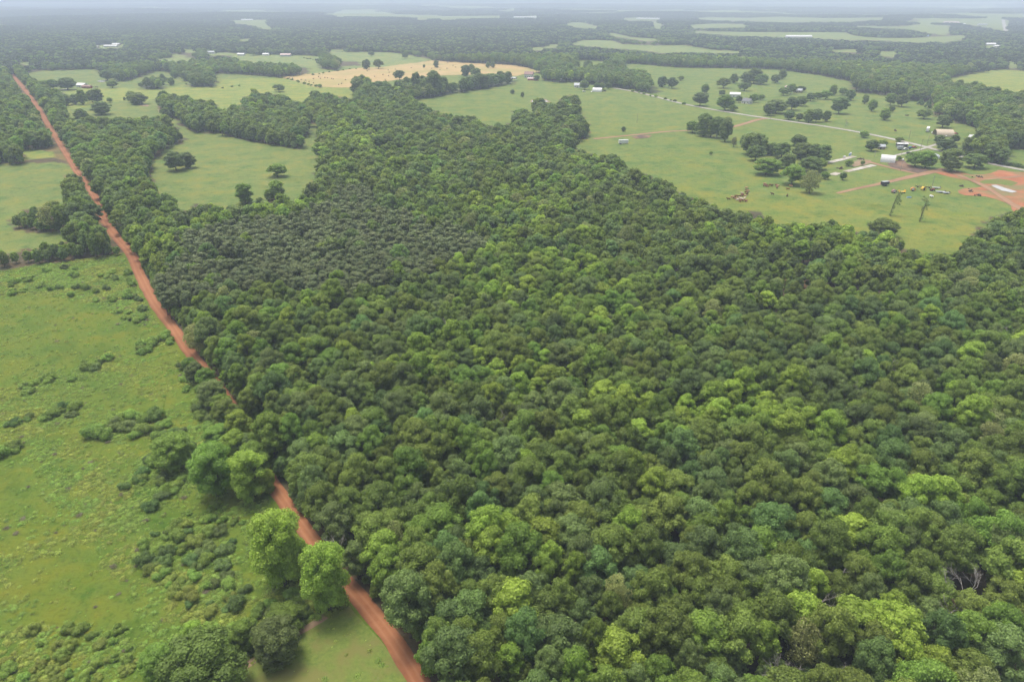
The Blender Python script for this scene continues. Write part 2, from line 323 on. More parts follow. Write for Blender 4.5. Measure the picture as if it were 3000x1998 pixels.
# ------------------------------------------------------------------ ground
def ground_mesh():
    ang = np.concatenate([np.arange(-46, 46.001, .2), np.arange(50, 314, 4)]) * PI / 180
    rad = np.concatenate([[4, 12, 24, 36, 48], np.geomspace(58, 27500, 640)])
    A, Rr = np.meshgrid(ang, rad)
    X = Rr * np.sin(A); Y = Rr * np.cos(A); Z = hgt(X, Y)
    x, y, z = X.ravel(), Y.ravel(), Z.ravel()
    jx = wobble(x, y, 9, 1.0) * np.clip(np.hypot(x, y) * .006, .8, 6); jy = wobble(x, y, 8, 4.0) * np.clip(np.hypot(x, y) * .006, .8, 6)
    u, v = proj(x + jx, y + jy, z)
    front = y > 30
    col = np.tile(np.array([[.085, .064, .038]]), (len(x), 1))
    left = (x < -40 - .62 * (y - 60)) | (y <= 30)
    col[left] = C_LEFT
    inf = front & (u > -900) & (u < 3400) & (v < 2500)
    col[inf] = (.085, .064, .038)
    for poly, c in CLEAR.values(): col[inf & pip(poly, u, v)] = c
    for poly in ISLANDS: col[inf & pip(poly, u, v)] = (.05, .055, .026)
    col[inf & far_clearing(x, y)] = C_FAR
    th = inf & pip(THIN, u, v); col[th] = (.115, .075, .05)
    na, nr = len(ang), len(rad)
    i = np.arange(nr - 1)[:, None] * na + np.arange(na)[None, :]
    j = np.arange(nr - 1)[:, None] * na + (np.arange(na)[None, :] + 1) % na
    F = np.stack([i, i + na, j + na, j], -1).reshape(-1, 4)[:, ::-1]
    V = np.concatenate([np.stack([x, y, z], 1), [[0, 0, 0]]])
    col = np.concatenate([col, [C_LEFT]])
    cap = np.stack([np.arange(na), (np.arange(na) + 1) % na, np.full(na, len(V) - 1)], 1)
    m, nt, b = new_mat('grass and soil')
    at = nt.nodes.new('ShaderNodeAttribute'); at.attribute_name = 'soil'
    n1 = noise(nt, .9, 6, .65); n2 = noise(nt, .055, 4, .6); n3 = noise(nt, .012, 4, .6)
    c = mix(nt, 1.0, at.outputs['Color'], ramp(nt, n1, [(.28, (.58, .6, .62)), (.5, (1, 1, 1)), (.75, (1.0, 1.0, 1.0))]), 'MULTIPLY')
    c = mix(nt, 1.0, c, ramp(nt, n2, [(.3, (.64, .77, .66)), (.5, (1, 1, 1)), (.70, (1.12, 1.0, .76))]), 'MULTIPLY')
    c = mix(nt, 1.0, c, ramp(nt, n3, [(.35, (.84, .92, .9)), (.65, (1, 1, 1))]), 'MULTIPLY')
    n4 = noise(nt, .22, 5, .7); n5 = noise(nt, .06, 5, .7)
    c = mix(nt, 1.0, c, ramp(nt, n4, [(.30, (.60, .76, .62)), (.46, (1, 1, 1)), (.56, (1, 1, 1)), (.70, (1.32, 1.08, .9))]), 'MULTIPLY')
    c = mix(nt, 1.0, c, ramp(nt, n5, [(.34, (.72, .90, .80)), (.5, (1, 1, 1)), (.66, (1.22, 1.02, .86))]), 'MULTIPLY')
    gain = nt.nodes.new('ShaderNodeHueSaturation'); gain.inputs['Value'].default_value = 1.06; nt.links.new(c, gain.inputs['Color'])
    nt.links.new(gain.outputs['Color'], b.inputs['Base Color']); bump(nt, n1, .6, .35, b); b.inputs['Specular IOR Level'].default_value = .1
    me = mesh_np('ground', V, [F, cap], [m], smooth=True)
    ca = me.attributes.new('soil', 'FLOAT_COLOR', 'POINT')
    ca.data.foreach_set('color', np.concatenate([col, np.ones((len(col), 1))], 1).astype(np.float32).ravel())
    return me
g = link('ground', ground_mesh()); tag(g, kind='structure')

def lift(x, y, k): return float(hgt(x, y)) + k * (.05 + .00012 * math.hypot(x, y))
def ribbon(name, pts_px, width, mat, k=1.0, step=3.0, smooth=6, rows=5, wob=.4):
    P = np.array([unproj(*p)[:2] for p in pts_px])
    s = np.concatenate([[0], np.cumsum(np.hypot(*np.diff(P, axis=0).T))])
    n = max(int(s[-1] / step), 4); t = np.linspace(0, s[-1], n)
    X = np.interp(t, s, P[:, 0]); Y = np.interp(t, s, P[:, 1])
    for _ in range(smooth * 4):
        X[1:-1] = .25 * X[:-2] + .5 * X[1:-1] + .25 * X[2:]; Y[1:-1] = .25 * Y[:-2] + .5 * Y[1:-1] + .25 * Y[2:]
    tx = np.gradient(X); ty = np.gradient(Y); L = np.hypot(tx, ty); nx, ny = -ty / L, tx / L
    w = np.interp(t, np.linspace(0, s[-1], len(width)), width) if isinstance(width, tuple) else np.full(n, width)
    V = []
    for a in np.linspace(-.5, .5, rows):
        e = wob * (rng.random(n) - .5) * (1 if abs(a) > .49 else 0)
        e = np.convolve(e, [.3, .4, .3], 'same') * 2
        V.append(np.stack([X + nx * (w * a + e), Y + ny * (w * a + e)], 1))
    V = np.stack(V, 1).reshape(-1, 2)
    Z = np.array([lift(x, y, k) for x, y in V])
    i = np.arange(n - 1)[:, None] * rows + np.arange(rows - 1)[None, :]
    F = np.stack([i, i + rows, i + rows + 1, i + 1], -1).reshape(-1, 4)
    me = mesh_np(name, np.column_stack([V, Z]), [F], [mat], smooth=True)
    uv = me.attributes.new('across', 'FLOAT', 'POINT'); uv.data.foreach_set('value', np.tile(np.linspace(0, 1, rows), n).astype(np.float32))
    o = link(name, me); tag(o, kind='structure')
    return o, np.stack([X, Y], 1)
def sheet(name, poly_px, mat, k=1.0, cell=None, jit=1.0):
    B = [unproj(*p)[:2] for p in poly_px]
    d = max(abs(np.array(B).max(0) - np.array(B).min(0)))
    cell = cell or max(d / 22, .5)
    pts = []
    for i in range(len(B)):
        a, b = B[i], B[(i + 1) % len(B)]; m_ = max(int(np.hypot(*(b - a)) / cell), 1)
        for q in range(m_):
            p = a + (b - a) * q / m_
            pts.append(p + jit * np.array([wobble(p[0], p[1], 5, 2), wobble(p[0], p[1], 6, 7)]) * min(cell * .3, 1.5))
    nb = len(pts); arr = np.array(pts); lo, hi = arr.min(0), arr.max(0)
    gx, gy = np.meshgrid(np.arange(lo[0], hi[0], cell), np.arange(lo[1], hi[1], cell))
    gp = np.stack([gx.ravel(), gy.ravel()], 1); ins = pip([tuple(p) for p in arr], gp[:, 0], gp[:, 1])
    allp = [Vector(p) for p in arr] + [Vector(p) for p in gp[ins]]
    vo, _e, fo, _a, _b, _c = delaunay_2d_cdt(allp, [], [list(range(nb))], 1, 1e-4)
    V = [(p.x, p.y, lift(p.x, p.y, k)) for p in vo]
    me = bpy.data.meshes.new(name); me.from_pydata(V, [], fo); me.materials.append(mat); me.update()
    bm = bmesh.new(); bm.from_mesh(me)
    for f in bm.faces:
        if f.normal.z < 0: f.normal_flip()
        f.smooth = True
    bm.to_mesh(me); bm.free()
    o = link(name, me); tag(o, kind='structure'); return o
def road_mat(name, c1, c2, track, edge):
    m, nt, b = new_mat(name)
    at = nt.nodes.new('ShaderNodeAttribute'); at.attribute_name = 'across'
    n1 = noise(nt, .6, 6, .7); n2 = noise(nt, .05, 3)
    col = ramp(nt, n1, [(.3, c1), (.7, c2)])
    tr = ramp(nt, at.outputs['Fac'], [(0, (0, 0, 0)), (.22, (.1, .1, .1)), (.34, (1, 1, 1)), (.46, (.1, .1, .1)), (.6, (.2, .2, .2)), (.70, (1, 1, 1)), (.82, (.1, .1, .1)), (1, (0, 0, 0))])
    col = mix(nt, mix(nt, 1.0, tr, (.6, .6, .6), 'MULTIPLY'), col, track)
    ed = ramp(nt, at.outputs['Fac'], [(0, (1, 1, 1)), (.14, (.0, .0, .0)), (.80, (0, 0, 0)), (1, (1, 1, 1))])
    edn = mix(nt, 1.0, ed, ramp(nt, noise(nt, .35, 4), [(.35, (.1, .1, .1)), (.65, (1, 1, 1))]), 'MULTIPLY')
    col = mix(nt, edn, col, edge)
    col = mix(nt, 1.0, col, ramp(nt, n2, [(.3, (.74, .68, .66)), (.6, (1, 1, 1))]), 'MULTIPLY')
    nt.links.new(col, b.inputs['Base Color']); bump(nt, n1, .4, .12, b); return m
M_RED = road_mat('red clay road', (.235, .090, .036), (.29, .122, .054), (.335, .165, .085), (.14, .072, .036))
M_GRAVEL = road_mat('pale gravel', (.31, .29, .26), (.36, .34, .31), (.40, .385, .35), (.2, .2, .12))
M_TRACK = road_mat('orange farm track', (.25, .13, .07), (.30, .175, .11), (.33, .225, .14), (.16, .16, .065))
_, ROADXY = ribbon('dirt_road', ROAD, (3.9, 3.9, 4.2, 5.0, 5.0, 4.6, 4.6, 4.8, 5.0, 5.0, 5.2, 5.4, 5.6, 5.6, 5.6), M_RED, 1.5, 2.5, 8)
ribbon('gravel_road', GRAVEL, 5.6, M_GRAVEL, 1.5, 6, 6)
ribbon('farm_track', [(1740, 408), (1800, 402), (1880, 394), (1950, 386), (2020, 383)], 5.0, M_TRACK, 1.2)
ribbon('farm_track', [(2140, 374), (2175, 366), (2215, 352), (2250, 347)], 6.0, M_TRACK, 1.2)
ribbon('farm_track', [(2452, 567), (2510, 553), (2570, 541), (2640, 525), (2700, 511), (2770, 496)], (3.0, 7.5), M_TRACK, 1.25)
ribbon('farm_track', [(2535, 472), (2560, 480), (2600, 490), (2650, 503), (2700, 513)], (5.0, 3.0), M_TRACK, 1.4)
ribbon('driveway', [(2624, 456), (2660, 448), (2690, 440), (2718, 433)], 3.2, M_GRAVEL, 1.3)
ribbon('driveway', [(2712, 433), (2745, 425), (2760, 418)], 4.0, M_GRAVEL, 1.3)
ribbon('driveway', [(1505, 191), (1545, 195), (1570, 203), (1592, 210)], 5.0, M_GRAVEL, 1.3)
ribbon('driveway', [(145, 268), (165, 266), (190, 263), (200, 261)], 5.0, M_GRAVEL, 1.3)
ribbon('far_road', [(2946, 93), (2943, 80), (2940, 68), (2939, 60)], 16.0, M_GRAVEL, 2.0, 20, 1)
M_HAY = mat_noise('dry hay stubble', (.32, .222, .092), (.40, .29, .13), .09, .9, (.28, .235, .085), 0, .012)
sheet('hay_field', CLEAR['hay'][0], M_HAY, 1.0)
M_LAWN = mat_noise('mown grass', (.082, .122, .022), (.140, .176, .034), 1.1, .9, (.135, .135, .036), .5, .16)
sheet('mown_plot', [(1024, 1775), (1120, 1890), (1205, 1998), (1300, 2200), (300, 2200), (560, 2050), (690, 1975), (800, 1905), (900, 1840)], M_LAWN, 1.0, 2.0, .6)
M_PIT = mat_noise('bare orange clay', (.24, .078, .032), (.36, .15, .075), .11, .9, (.17, .145, .06), .3, .035)
sheet('clay_ground', [(2740, 507), (2790, 502), (2840, 511), (2880, 512), (2930, 501), (3000, 504), (3080, 515), (3080, 660), (3000, 645), (2975, 625), (2950, 600), (2930, 585), (2880, 575), (2830, 574), (2803, 560), (2850, 550), (2885, 545), (2860, 535), (2810, 525), (2760, 514)], M_PIT, 1.1)
sheet('grass_patch', [(2868, 534), (2905, 524), (2950, 528), (2985, 538), (2960, 546), (2920, 540), (2885, 541)], M_LAWN, 1.6, None, 2.5)
sheet('grass_patch', [(2800, 512), (2835, 515), (2862, 521), (2840, 526), (2810, 520)], M_LAWN, 1.6, None, 2.5)
ribbon('farm_track', [(2770, 500), (2830, 522), (2880, 543), (2925, 572), (2975, 605), (3060, 650)], 4.5, M_TRACK, 1.9, 4, 4, 5, 1.2)
ribbon('farm_track', [(3060, 512), (2985, 518), (2930, 522), (2880, 530), (2830, 526)], 3.5, M_TRACK, 1.9, 4, 4, 5, 1.2)
M_BURN = mat_noise('burnt dark soil', (.065, .045, .035), (.13, .09, .07), .25, .9, (.2, .12, .07), 0, .08)
sheet('burnt_ground', [(2612, 475), (2640, 468), (2660, 480), (2690, 492), (2722, 498), (2720, 508), (2690, 508), (2650, 500), (2610, 490), (2598, 482)], M_BURN, 1.2)
sheet('burnt_ground', [(1850, 402), (1880, 396), (1910, 398), (1900, 405), (1865, 408)], M_BURN, 1.4)
M_DUST = mat_noise('dry brown soil', (.2, .13, .085), (.28, .19, .12), .3, .9, (.16, .16, .07), 0, .1)
sheet('bare_ground', [(2490, 478), (2520, 465), (2550, 470), (2555, 480), (2500, 490)], M_DUST, 1.1)
sheet('bare_ground', [(385, 299), (410, 300), (436, 309), (432, 314), (405, 309)], M_DUST, 1.1)
sheet('bare_ground', [(462, 322), (478, 318), (482, 328), (466, 332)], M_DUST, 1.1)
m, nt, b = new_mat('milky pond water'); b.inputs['Base Color'].default_value = (.42, .43, .43, 1); b.inputs['Roughness'].default_value = .12; b.inputs['Specular IOR Level'].default_value = .5
nt.links.new(ramp(nt, noise(nt, .08, 3), [(.3, (.34, .32, .28)), (.7, (.44, .43, .41))]), b.inputs['Base Color']); M_WATER = m
sheet('pond_bank', [(1553, 300), (1556, 294), (1575, 290), (1600, 292), (1613, 299), (1590, 303)], M_DUST, 1.3, None, .4)
sheet('pond', [(1557, 300), (1560, 295), (1576, 292), (1594, 294), (1607, 299), (1588, 302)], M_WATER, 2.0, None, .4)
sheet('pond', [(283, 240), (292, 237), (308, 236), (312, 239), (300, 242)], M_WATER, 2.0, None, .4)
sheet('pond', [(2904, 544), (2918, 543), (2950, 554), (2980, 563), (2965, 566), (2935, 560), (2912, 550)], M_WATER, 2.2, None, .3)
ribbon('bare_ground', [(640, 2000), (690, 1968), (800, 1900), (880, 1848), (960, 1800)], 1.5, M_DUST, 1.6, 1.5, 3, 3, .5)
M_CONC = mat_noise('weathered concrete', (.34, .31, .27), (.46, .43, .39), .5, .9, (.28, .24, .18), 0, .15)
for a, b2 in (((2406, 483), (2503, 459)), ((2477, 504), (2561, 485)), ((2438, 514), (2457, 507))):
    ribbon('concrete_slab', [a, b2], 5.0, M_CONC, 2.0, 4, 0)

# ------------------------------------------------------------------ foliage prototypes
def leaf_cards(P, N, size, rs, tint, jitter=.75):
    n = len(P)
    N = N + jitter * rs.normal(size=(n, 3)); N /= np.linalg.norm(N, axis=1, keepdims=True)
    a = np.cross(N, rs.normal(size=(n, 3))); a /= np.linalg.norm(a, axis=1, keepdims=True); b = np.cross(N, a)
    s = size * (.6 + .8 * rs.random((n, 1))); asp = .6 + .5 * rs.random((n, 1))
    bend = N * s * .25
    V = np.stack([P - a * s * .62, P - b * s * asp * .5 + bend, P + a * s * .62, P + b * s * asp * .5 + bend], 1).reshape(-1, 3)
    return V, np.arange(4 * n).reshape(-1, 4), tint
_g = (1 + 5 ** .5) / 2
ICO_V = np.array([(-1, _g, 0), (1, _g, 0), (-1, -_g, 0), (1, -_g, 0), (0, -1, _g), (0, 1, _g), (0, -1, -_g), (0, 1, -_g), (_g, 0, -1), (_g, 0, 1), (-_g, 0, -1), (-_g, 0, 1)]) / math.hypot(1, _g)
ICO_F = np.array([(0, 11, 5), (0, 5, 1), (0, 1, 7), (0, 7, 10), (0, 10, 11), (1, 5, 9), (5, 11, 4), (11, 10, 2), (10, 7, 6), (7, 1, 8), (3, 9, 4), (3, 4, 2), (3, 2, 6), (3, 6, 8), (3, 8, 9), (4, 9, 5), (2, 4, 11), (6, 2, 10), (8, 6, 7), (9, 8, 1)])
def lobes_to_cards(lobes, leaf, cover, rs, below=-.35, flat=.85, jitter=.5, core=.82, thin=1.0):
    """leaf sprays over the lobes of a crown, with opaque cores added to stop light leaking through: verts, (quads, triangles), tint per face"""
    Vs, Ts = [], []
    C = np.array([l[:3] for l in lobes]); Rd = np.array([l[3] for l in lobes]); tl = rs.random(len(lobes))
    for i, (x, y, z, r) in enumerate(lobes):
        n = max(int(4 * PI * r * r * .7 * cover / (leaf * leaf * .7)), 8)
        D = rs.normal(size=(n, 3)); D /= np.linalg.norm(D, axis=1, keepdims=True)
        D = D[D[:, 2] > below]
        rag = rs.random((len(D), 1))
        P = C[i] + D * r * (.80 + .34 * rag ** 1.5) * np.array([1, 1, flat])
        dist = np.linalg.norm(P[:, None, :] - C[None], axis=2) / Rd[None]; dist[:, i] = 9
        keep = (dist.min(1) > .74) & (rs.random(len(P)) < thin)
        P, D, rag = P[keep], D[keep], rag[keep]
        t = np.clip(.22 + .26 * tl[i] + .22 * rag[:, 0] + .34 * (rs.random(len(P)) - .4), 0, 1)  # outer leaves lighter: the extra light they get is put into the tint
        V, _f, _t = leaf_cards(P, D, leaf, rs, t, jitter)
        Vs.append(V); Ts.append(t)
    V = np.concatenate(Vs); T = np.concatenate(Ts); Q = np.arange(len(V)).reshape(-1, 4); tri = np.zeros((0, 3), int)
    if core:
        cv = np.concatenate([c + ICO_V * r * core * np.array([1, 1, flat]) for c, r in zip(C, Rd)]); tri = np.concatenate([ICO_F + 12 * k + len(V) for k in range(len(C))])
        V = np.concatenate([V, cv]); T = np.concatenate([T, np.repeat(.26 + .2 * tl, 20)])  # added cores tinted darker: shade inside the crown put into the colour
    return V, (Q, tri), T
def oak_lobes(rs, Rc=5.1, top=12.9, bot=3.2, n=40, lr=(.85, 1.55), shape=1.0):
    L = []
    hgt_ = top - bot
    for k in range(n * 4):
        if len(L) >= n: break
        a = rs.random() * 2 * PI; q = rs.random() ** .75
        zf = q                                       # 0 bottom, 1 top
        prof = (.70 + .30 * zf / .4) if zf < .4 else math.sqrt(max(1 - ((zf - .4) / .64) ** 2, 0)) ** shape
        rr = Rc * prof * (.62 + .38 * rs.random()) * (1.0 if rs.random() < .8 else .45)
        r = lr[0] + (lr[1] - lr[0]) * rs.random()
        p = (math.cos(a) * max(rr - r * .6, 0), math.sin(a) * max(rr - r * .6, 0), bot + r * .6 + zf * (hgt_ - r * 1.5), r)
        if all((p[0] - o[0]) ** 2 + (p[1] - o[1]) ** 2 + (p[2] - o[2]) ** 2 > (.62 * (r + o[3]) * .8) ** 2 for o in L): L.append(p)
    L.append((rs.normal() * .5, rs.normal() * .5, top - lr[1] * .9, lr[1]))
    return L
def hickory_lobes(rs): return oak_lobes(rs, 4.1, 13.6, 3.2, 44, (.7, 1.3), 1.0)
def round_lobes(rs): return oak_lobes(rs, 4.9, 10.5, 1.6, 46, (.85, 1.5), .8)
def full_lobes(rs): return oak_lobes(rs, 4.5, 13.0, .5, 52, (.85, 1.5), .7)
def pine_lobes(rs): return oak_lobes(rs, 2.7, 14.8, 6.4, 30, (.65, 1.05), .9)
def cedar_lobes(rs):
    L = []
    for k in range(30):
        zf = (k + rs.random() * .6) / 30; a = k * 2.4 + rs.random(); rr = 1.9 * (1 - zf) ** .8; r = .85 - .45 * zf
        L.append((math.cos(a) * max(rr - .2, 0), math.sin(a) * max(rr - .2, 0), .9 + zf * 6.6, r))
    return L
def shrub_lobes(rs):
    L = []
    for k in range(9):
        a = rs.random() * 2 * PI; rr = rs.random() ** .6 * 1.0; r = .4 + .35 * rs.random()
        L.append((math.cos(a) * rr, math.sin(a) * rr, .35 + rs.random() * .9 * (1 - .4 * rr), r))
    return L
def trunk_mb(lobes, r0, rs, lean=.3, n=7):
    mb = MB(); top = max(l[2] for l in lobes); dx, dy = rs.normal() * lean, rs.normal() * lean
    zs = np.linspace(0, top * .82, 6)
    pts = [(dx * (z / top) ** 1.5, dy * (z / top) ** 1.5, z) for z in zs]
    mb.tube(pts, [r0 * 1.35] + [r0 * (1 - .8 * z / zs[-1]) for z in zs[1:]], n)
    for l in lobes[::3]:
        h0 = max(min(l[2] * .62, zs[-1] * .9), .4); p0 = (dx * (h0 / top) ** 1.5, dy * (h0 / top) ** 1.5, h0)
        mid = (p0[0] * .45 + l[0] * .55, p0[1] * .45 + l[1] * .55, p0[2] * .5 + l[2] * .5 - .25)
        mb.tube([p0, mid, l[:3]], [r0 * .42, r0 * .28, r0 * .08], 5)
    return mb
KIND = {  # kind: (lobe maker, base trunk radius, nominal crown radius, nominal height, bark)
 'oak': (oak_lobes, .26, 4.9, 13.6, BARK), 'hick': (hickory_lobes, .22, 3.9, 14.6, BARK), 'round': (round_lobes, .26, 5.1, 11.2, BARK),
 'pine': (pine_lobes, .2, 2.7, 15.2, PBARK), 'full': (full_lobes, .26, 4.5, 13.6, BARK), 'cedar': (cedar_lobes, .12, 2.2, 8.0, BARK), 'shrub': (shrub_lobes, .05, 1.35, 1.7, BARK)}
PROTO, SIZE = {}, {}
def proto(kind, leafmat, var, lod):
    """(crown mesh, trunk mesh, joined mesh) of a tree"""
    key = (kind, leafmat, var, lod)
    if key in PROTO: return PROTO[key]
    mk, r0, Rc, H, bark = KIND[kind]
    rs = np.random.default_rng(1000 * (list(KIND).index(kind) + 1) + var * 17)
    L = mk(rs); leaf, cover = {0: (.31, 1.6), 1: (.66, 1.5)}[max(lod, 0)]
    if kind == 'pine': leaf *= .85
    if lod == -1: leaf, cover = .25, 1.6
    if kind == 'shrub': leaf *= .42
    V, F, T = lobes_to_cards(L, leaf, cover, rs, -.55 if kind != 'oak' else -.4, core=0 if leafmat == 'pale' else .82, thin=.6 if leafmat == 'pale' else 1.0, jitter=.6 if kind == 'pine' else .5)
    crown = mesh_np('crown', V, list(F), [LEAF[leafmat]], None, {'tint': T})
    tm = trunk_mb(L, r0, rs)
    trunk = tm.mesh('trunk', bark, True)
    tv = np.array(tm.v); quads = [f for f in tm.f if len(f) == 4]
    J = mesh_np('tree', np.concatenate([V, tv]), [*F, np.array(quads) + len(V)], [LEAF[leafmat], bark], [0] * len(T) + [1] * len(quads), {'tint': np.concatenate([T, np.zeros(len(quads))])})
    SIZE[(kind, var)] = (float(np.percentile(np.hypot(V[:, 0], V[:, 1]), 97)), float(V[:, 2].max()))
    PROTO[key] = (crown, trunk, J); return PROTO[key]
def weed_proto(leafmat, var):
    """a loose low clump of weeds, about 2 m across"""
    rs = np.random.default_rng(900 + var); n = 170
    P = rs.normal(size=(n, 3)) * np.array([.55, .55, 0]); P[:, 2] = (.15 + .75 * rs.random(n)) * np.exp(-(P[:, 0] ** 2 + P[:, 1] ** 2) * .7)
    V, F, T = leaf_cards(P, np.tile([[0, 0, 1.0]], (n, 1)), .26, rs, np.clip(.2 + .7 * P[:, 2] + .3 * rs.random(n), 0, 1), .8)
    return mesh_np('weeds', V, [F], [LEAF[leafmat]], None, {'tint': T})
def patch_proto(var):
    """a piece of distant canopy, about 44 m across"""
    rs = np.random.default_rng(500 + var); Vs, Ts, n0 = [], [], 0
    mi = []
    for k in range(30):
        a = rs.random() * 2 * PI; rr = 22 * rs.random() ** .5; s = .8 + .45 * rs.random(); H = 8.5 + 4.5 * rs.random()
        L = [(math.cos(a) * rr + rs.normal() * 1.8, math.sin(a) * rr + rs.normal() * 1.8, H - 1.0 + rs.normal() * .9, 2.3 * s) for _ in range(4)]
        L.append((math.cos(a) * rr, math.sin(a) * rr, H * .5, 3.0 * s))
        V, F, T = lobes_to_cards(L, 2.0, 1.3, rs, -.5, core=0)
        T = np.clip(T * .6 + rs.random() * .45, 0, 1)
        Vs.append(V); Ts.append(T); mi += [int(rs.choice([0, 0, 0, 1, 1, 2, 3]))] * len(T)
    V = np.concatenate(Vs)
    return mesh_np('canopy', V, [np.arange(len(V)).reshape(-1, 4)], [LEAF['far'], LEAF['far'], LEAF['dark'], LEAF['far']], mi, {'tint': np.concatenate(Ts)})

# ------------------------------------------------------------------ instanced masses (kind = stuff): one object each
def scatter(name, protos, pts, idx, rot, scl):
    """protos: meshes; pts (n,3), idx which mesh, rot about z, scl (n,3)"""
    me = bpy.data.meshes.new(name); me.vertices.add(len(pts)); me.vertices.foreach_set('co', np.asarray(pts, np.float32).ravel())
    for nm, ty, arr in (('pick', 'INT', np.asarray(idx, np.int32)),):
        me.attributes.new(nm, ty, 'POINT').data.foreach_set('value', arr)
    r3 = np.zeros((len(pts), 3), np.float32); r3[:, 2] = rot
    me.attributes.new('turn', 'FLOAT_VECTOR', 'POINT').data.foreach_set('vector', r3.ravel())
    me.attributes.new('size', 'FLOAT_VECTOR', 'POINT').data.foreach_set('vector', np.asarray(scl, np.float32).ravel())
    ob = link(name, me)
    ng = bpy.data.node_groups.new(name, 'GeometryNodeTree')
    ng.interface.new_socket('Geometry', in_out='INPUT', socket_type='NodeSocketGeometry'); ng.interface.new_socket('Geometry', in_out='OUTPUT', socket_type='NodeSocketGeometry')
    N, Lk = ng.nodes, ng.links
    gi = N.new('NodeGroupInput'); go = N.new('NodeGroupOutput'); jn = N.new('GeometryNodeJoinGeometry')
    def attr(nm, ty):
        a = N.new('GeometryNodeInputNamedAttribute'); a.data_type = ty; a.inputs['Name'].default_value = nm
        return next(o for o in a.outputs if o.enabled and o.name == 'Attribute')
    a_i, a_r, a_s = attr('pick', 'INT'), attr('turn', 'FLOAT_VECTOR'), attr('size', 'FLOAT_VECTOR')
    e2r = N.new('FunctionNodeEulerToRotation'); Lk.new(a_r, e2r.inputs[0])
    used = set(int(i) for i in np.unique(idx))
    for k, pm in enumerate(protos):
        if k not in used: continue
        src = bpy.data.objects.new(name + '_source', pm)
        oi = N.new('GeometryNodeObjectInfo'); oi.inputs['Object'].default_value = src; oi.inputs['As Instance'].default_value = False
        cp = N.new('FunctionNodeCompare'); cp.data_type = 'INT'; cp.operation = 'EQUAL'
        ii = [s for s in cp.inputs if s.enabled]; Lk.new(a_i, ii[0]); ii[1].default_value = k
        ip = N.new('GeometryNodeInstanceOnPoints')
        Lk.new(gi.outputs[0], ip.inputs['Points']); Lk.new(cp.outputs[0], ip.inputs['Selection']); Lk.new(oi.outputs['Geometry'], ip.inputs['Instance'])
        Lk.new(e2r.outputs[0], ip.inputs['Rotation']); Lk.new(a_s, ip.inputs['Scale']); Lk.new(ip.outputs[0], jn.inputs[0])
    Lk.new(jn.outputs[0], go.inputs[0])
    md = ob.modifiers.new('scatter', 'NODES'); md.node_group = ng
    tag(ob, kind='stuff'); return ob

# ------------------------------------------------------------------ the woods
def hexgrid(sp, r0, r1, jit, half=44):
    ymax = r1; xs = np.arange(-r1 * math.sin(R_(half)), r1 * math.sin(R_(half)), sp); ys = np.arange(20, ymax, sp * .866)
    X, Y = np.meshgrid(xs, ys); X = X + (np.arange(len(ys)) % 2)[:, None] * sp / 2
    X = X + (rng.random(X.shape) - .5) * 2 * jit; Y = Y + (rng.random(X.shape) - .5) * 2 * jit
    x, y = X.ravel(), Y.ravel(); r = np.hypot(x, y); k = (r >= r0) & (r < r1) & (np.abs(np.arctan2(x, y)) < R_(half + 2)); return x[k], y[k]
def in_woods(x, y, top, marg=260):
    z = hgt(x, y); ok = np.ones(len(x), bool)
    for f in (.06, .5, .95):
        u, v = proj(x, y, z + top * f)
        if f == .06: ok &= (u > -marg) & (u < 3000 + marg) & (v < 2250)
        ok &= ~open_land(u, v)
    return ok, z
def road_clear(x, y, d):
    from_road = np.full(len(x), 1e9)
    near = np.hypot(x, y) < 2200
    for p in ROADXY[::2]:
        from_road[near] = np.minimum(from_road[near], np.hypot(x[near] - p[0], y[near] - p[1]))
    return from_road > d

EXTRA = []      # hand placed trees as (x, y, radius) that keep the wood clear
TREES = []      # individual trees: dict
def species(u, v, n):
    """index of the species for trees whose crown shows at u, v"""
    s = np.empty(n, object); q = rng.random(n)
    cl = wobble(u, v, 170, 3.1) * .12
    s[:] = 'olive'
    s[q + cl > .50] = 'grey'; s[q + cl > .72] = 'mid'; s[q > .82] = 'blue'; s[q > .88] = 'dark'; s[q > .945] = 'lime'; s[q > .985] = 'pale'
    q2 = rng.random(n)
    for poly, pr in LIGHTS:
        k = pip(poly, u, v) & (q2 < pr); s[k] = 'lime'; k2 = k & (rng.random(n) < .38); s[k2] = 'mid'
    k = (u > 2000) & (v > 1300) & (rng.random(n) < .2) & (s == 'grey'); s[k] = 'mid'
    return s
# --- near and middle woods, tree by tree
x, y = hexgrid(6.5, 70, 430, 1.9); x2, y2 = hexgrid(8.9, 430, 1500, 2.6)
big = np.concatenate([np.ones(len(x)), np.full(len(x2), 1.28)]); x, y = np.concatenate([x, x2]), np.concatenate([y, y2])
ok, z = in_woods(x, y, 12.5); ok &= road_clear(x, y, 3.4)
u, v = proj(x, y, z + 9); ok &= ~(pip(PINES, u + 22 * wobble(x, y, 19, 2), v) & (rng.random(len(x)) < .84))
px_, py_ = hexgrid(4.7, 180, 700, 1.4); pok, pz_ = in_woods(px_, py_, 12.5); pu_, pv_ = proj(px_, py_, pz_ + 9)
pok &= pip(PINES, pu_ + 22 * wobble(px_, py_, 19, 2), pv_) & (wobble(px_, py_, 21, 4.4) > -1.05)
isp = np.concatenate([np.zeros(len(x), bool), np.ones(pok.sum(), bool)])
x, y, z, u, v = [np.concatenate([a_, b_[pok]]) for a_, b_ in ((x, px_), (y, py_), (z, pz_), (u, pu_), (v, pv_))]
ok = np.concatenate([ok, np.ones(pok.sum(), bool)]); big = np.concatenate([big, np.ones(pok.sum())])
th = pip(THIN, u, v); ok &= ~(th & (rng.random(len(x)) < .46))
x, y, z, u, v, big = x[ok], y[ok], z[ok], u[ok], v[ok], big[ok]
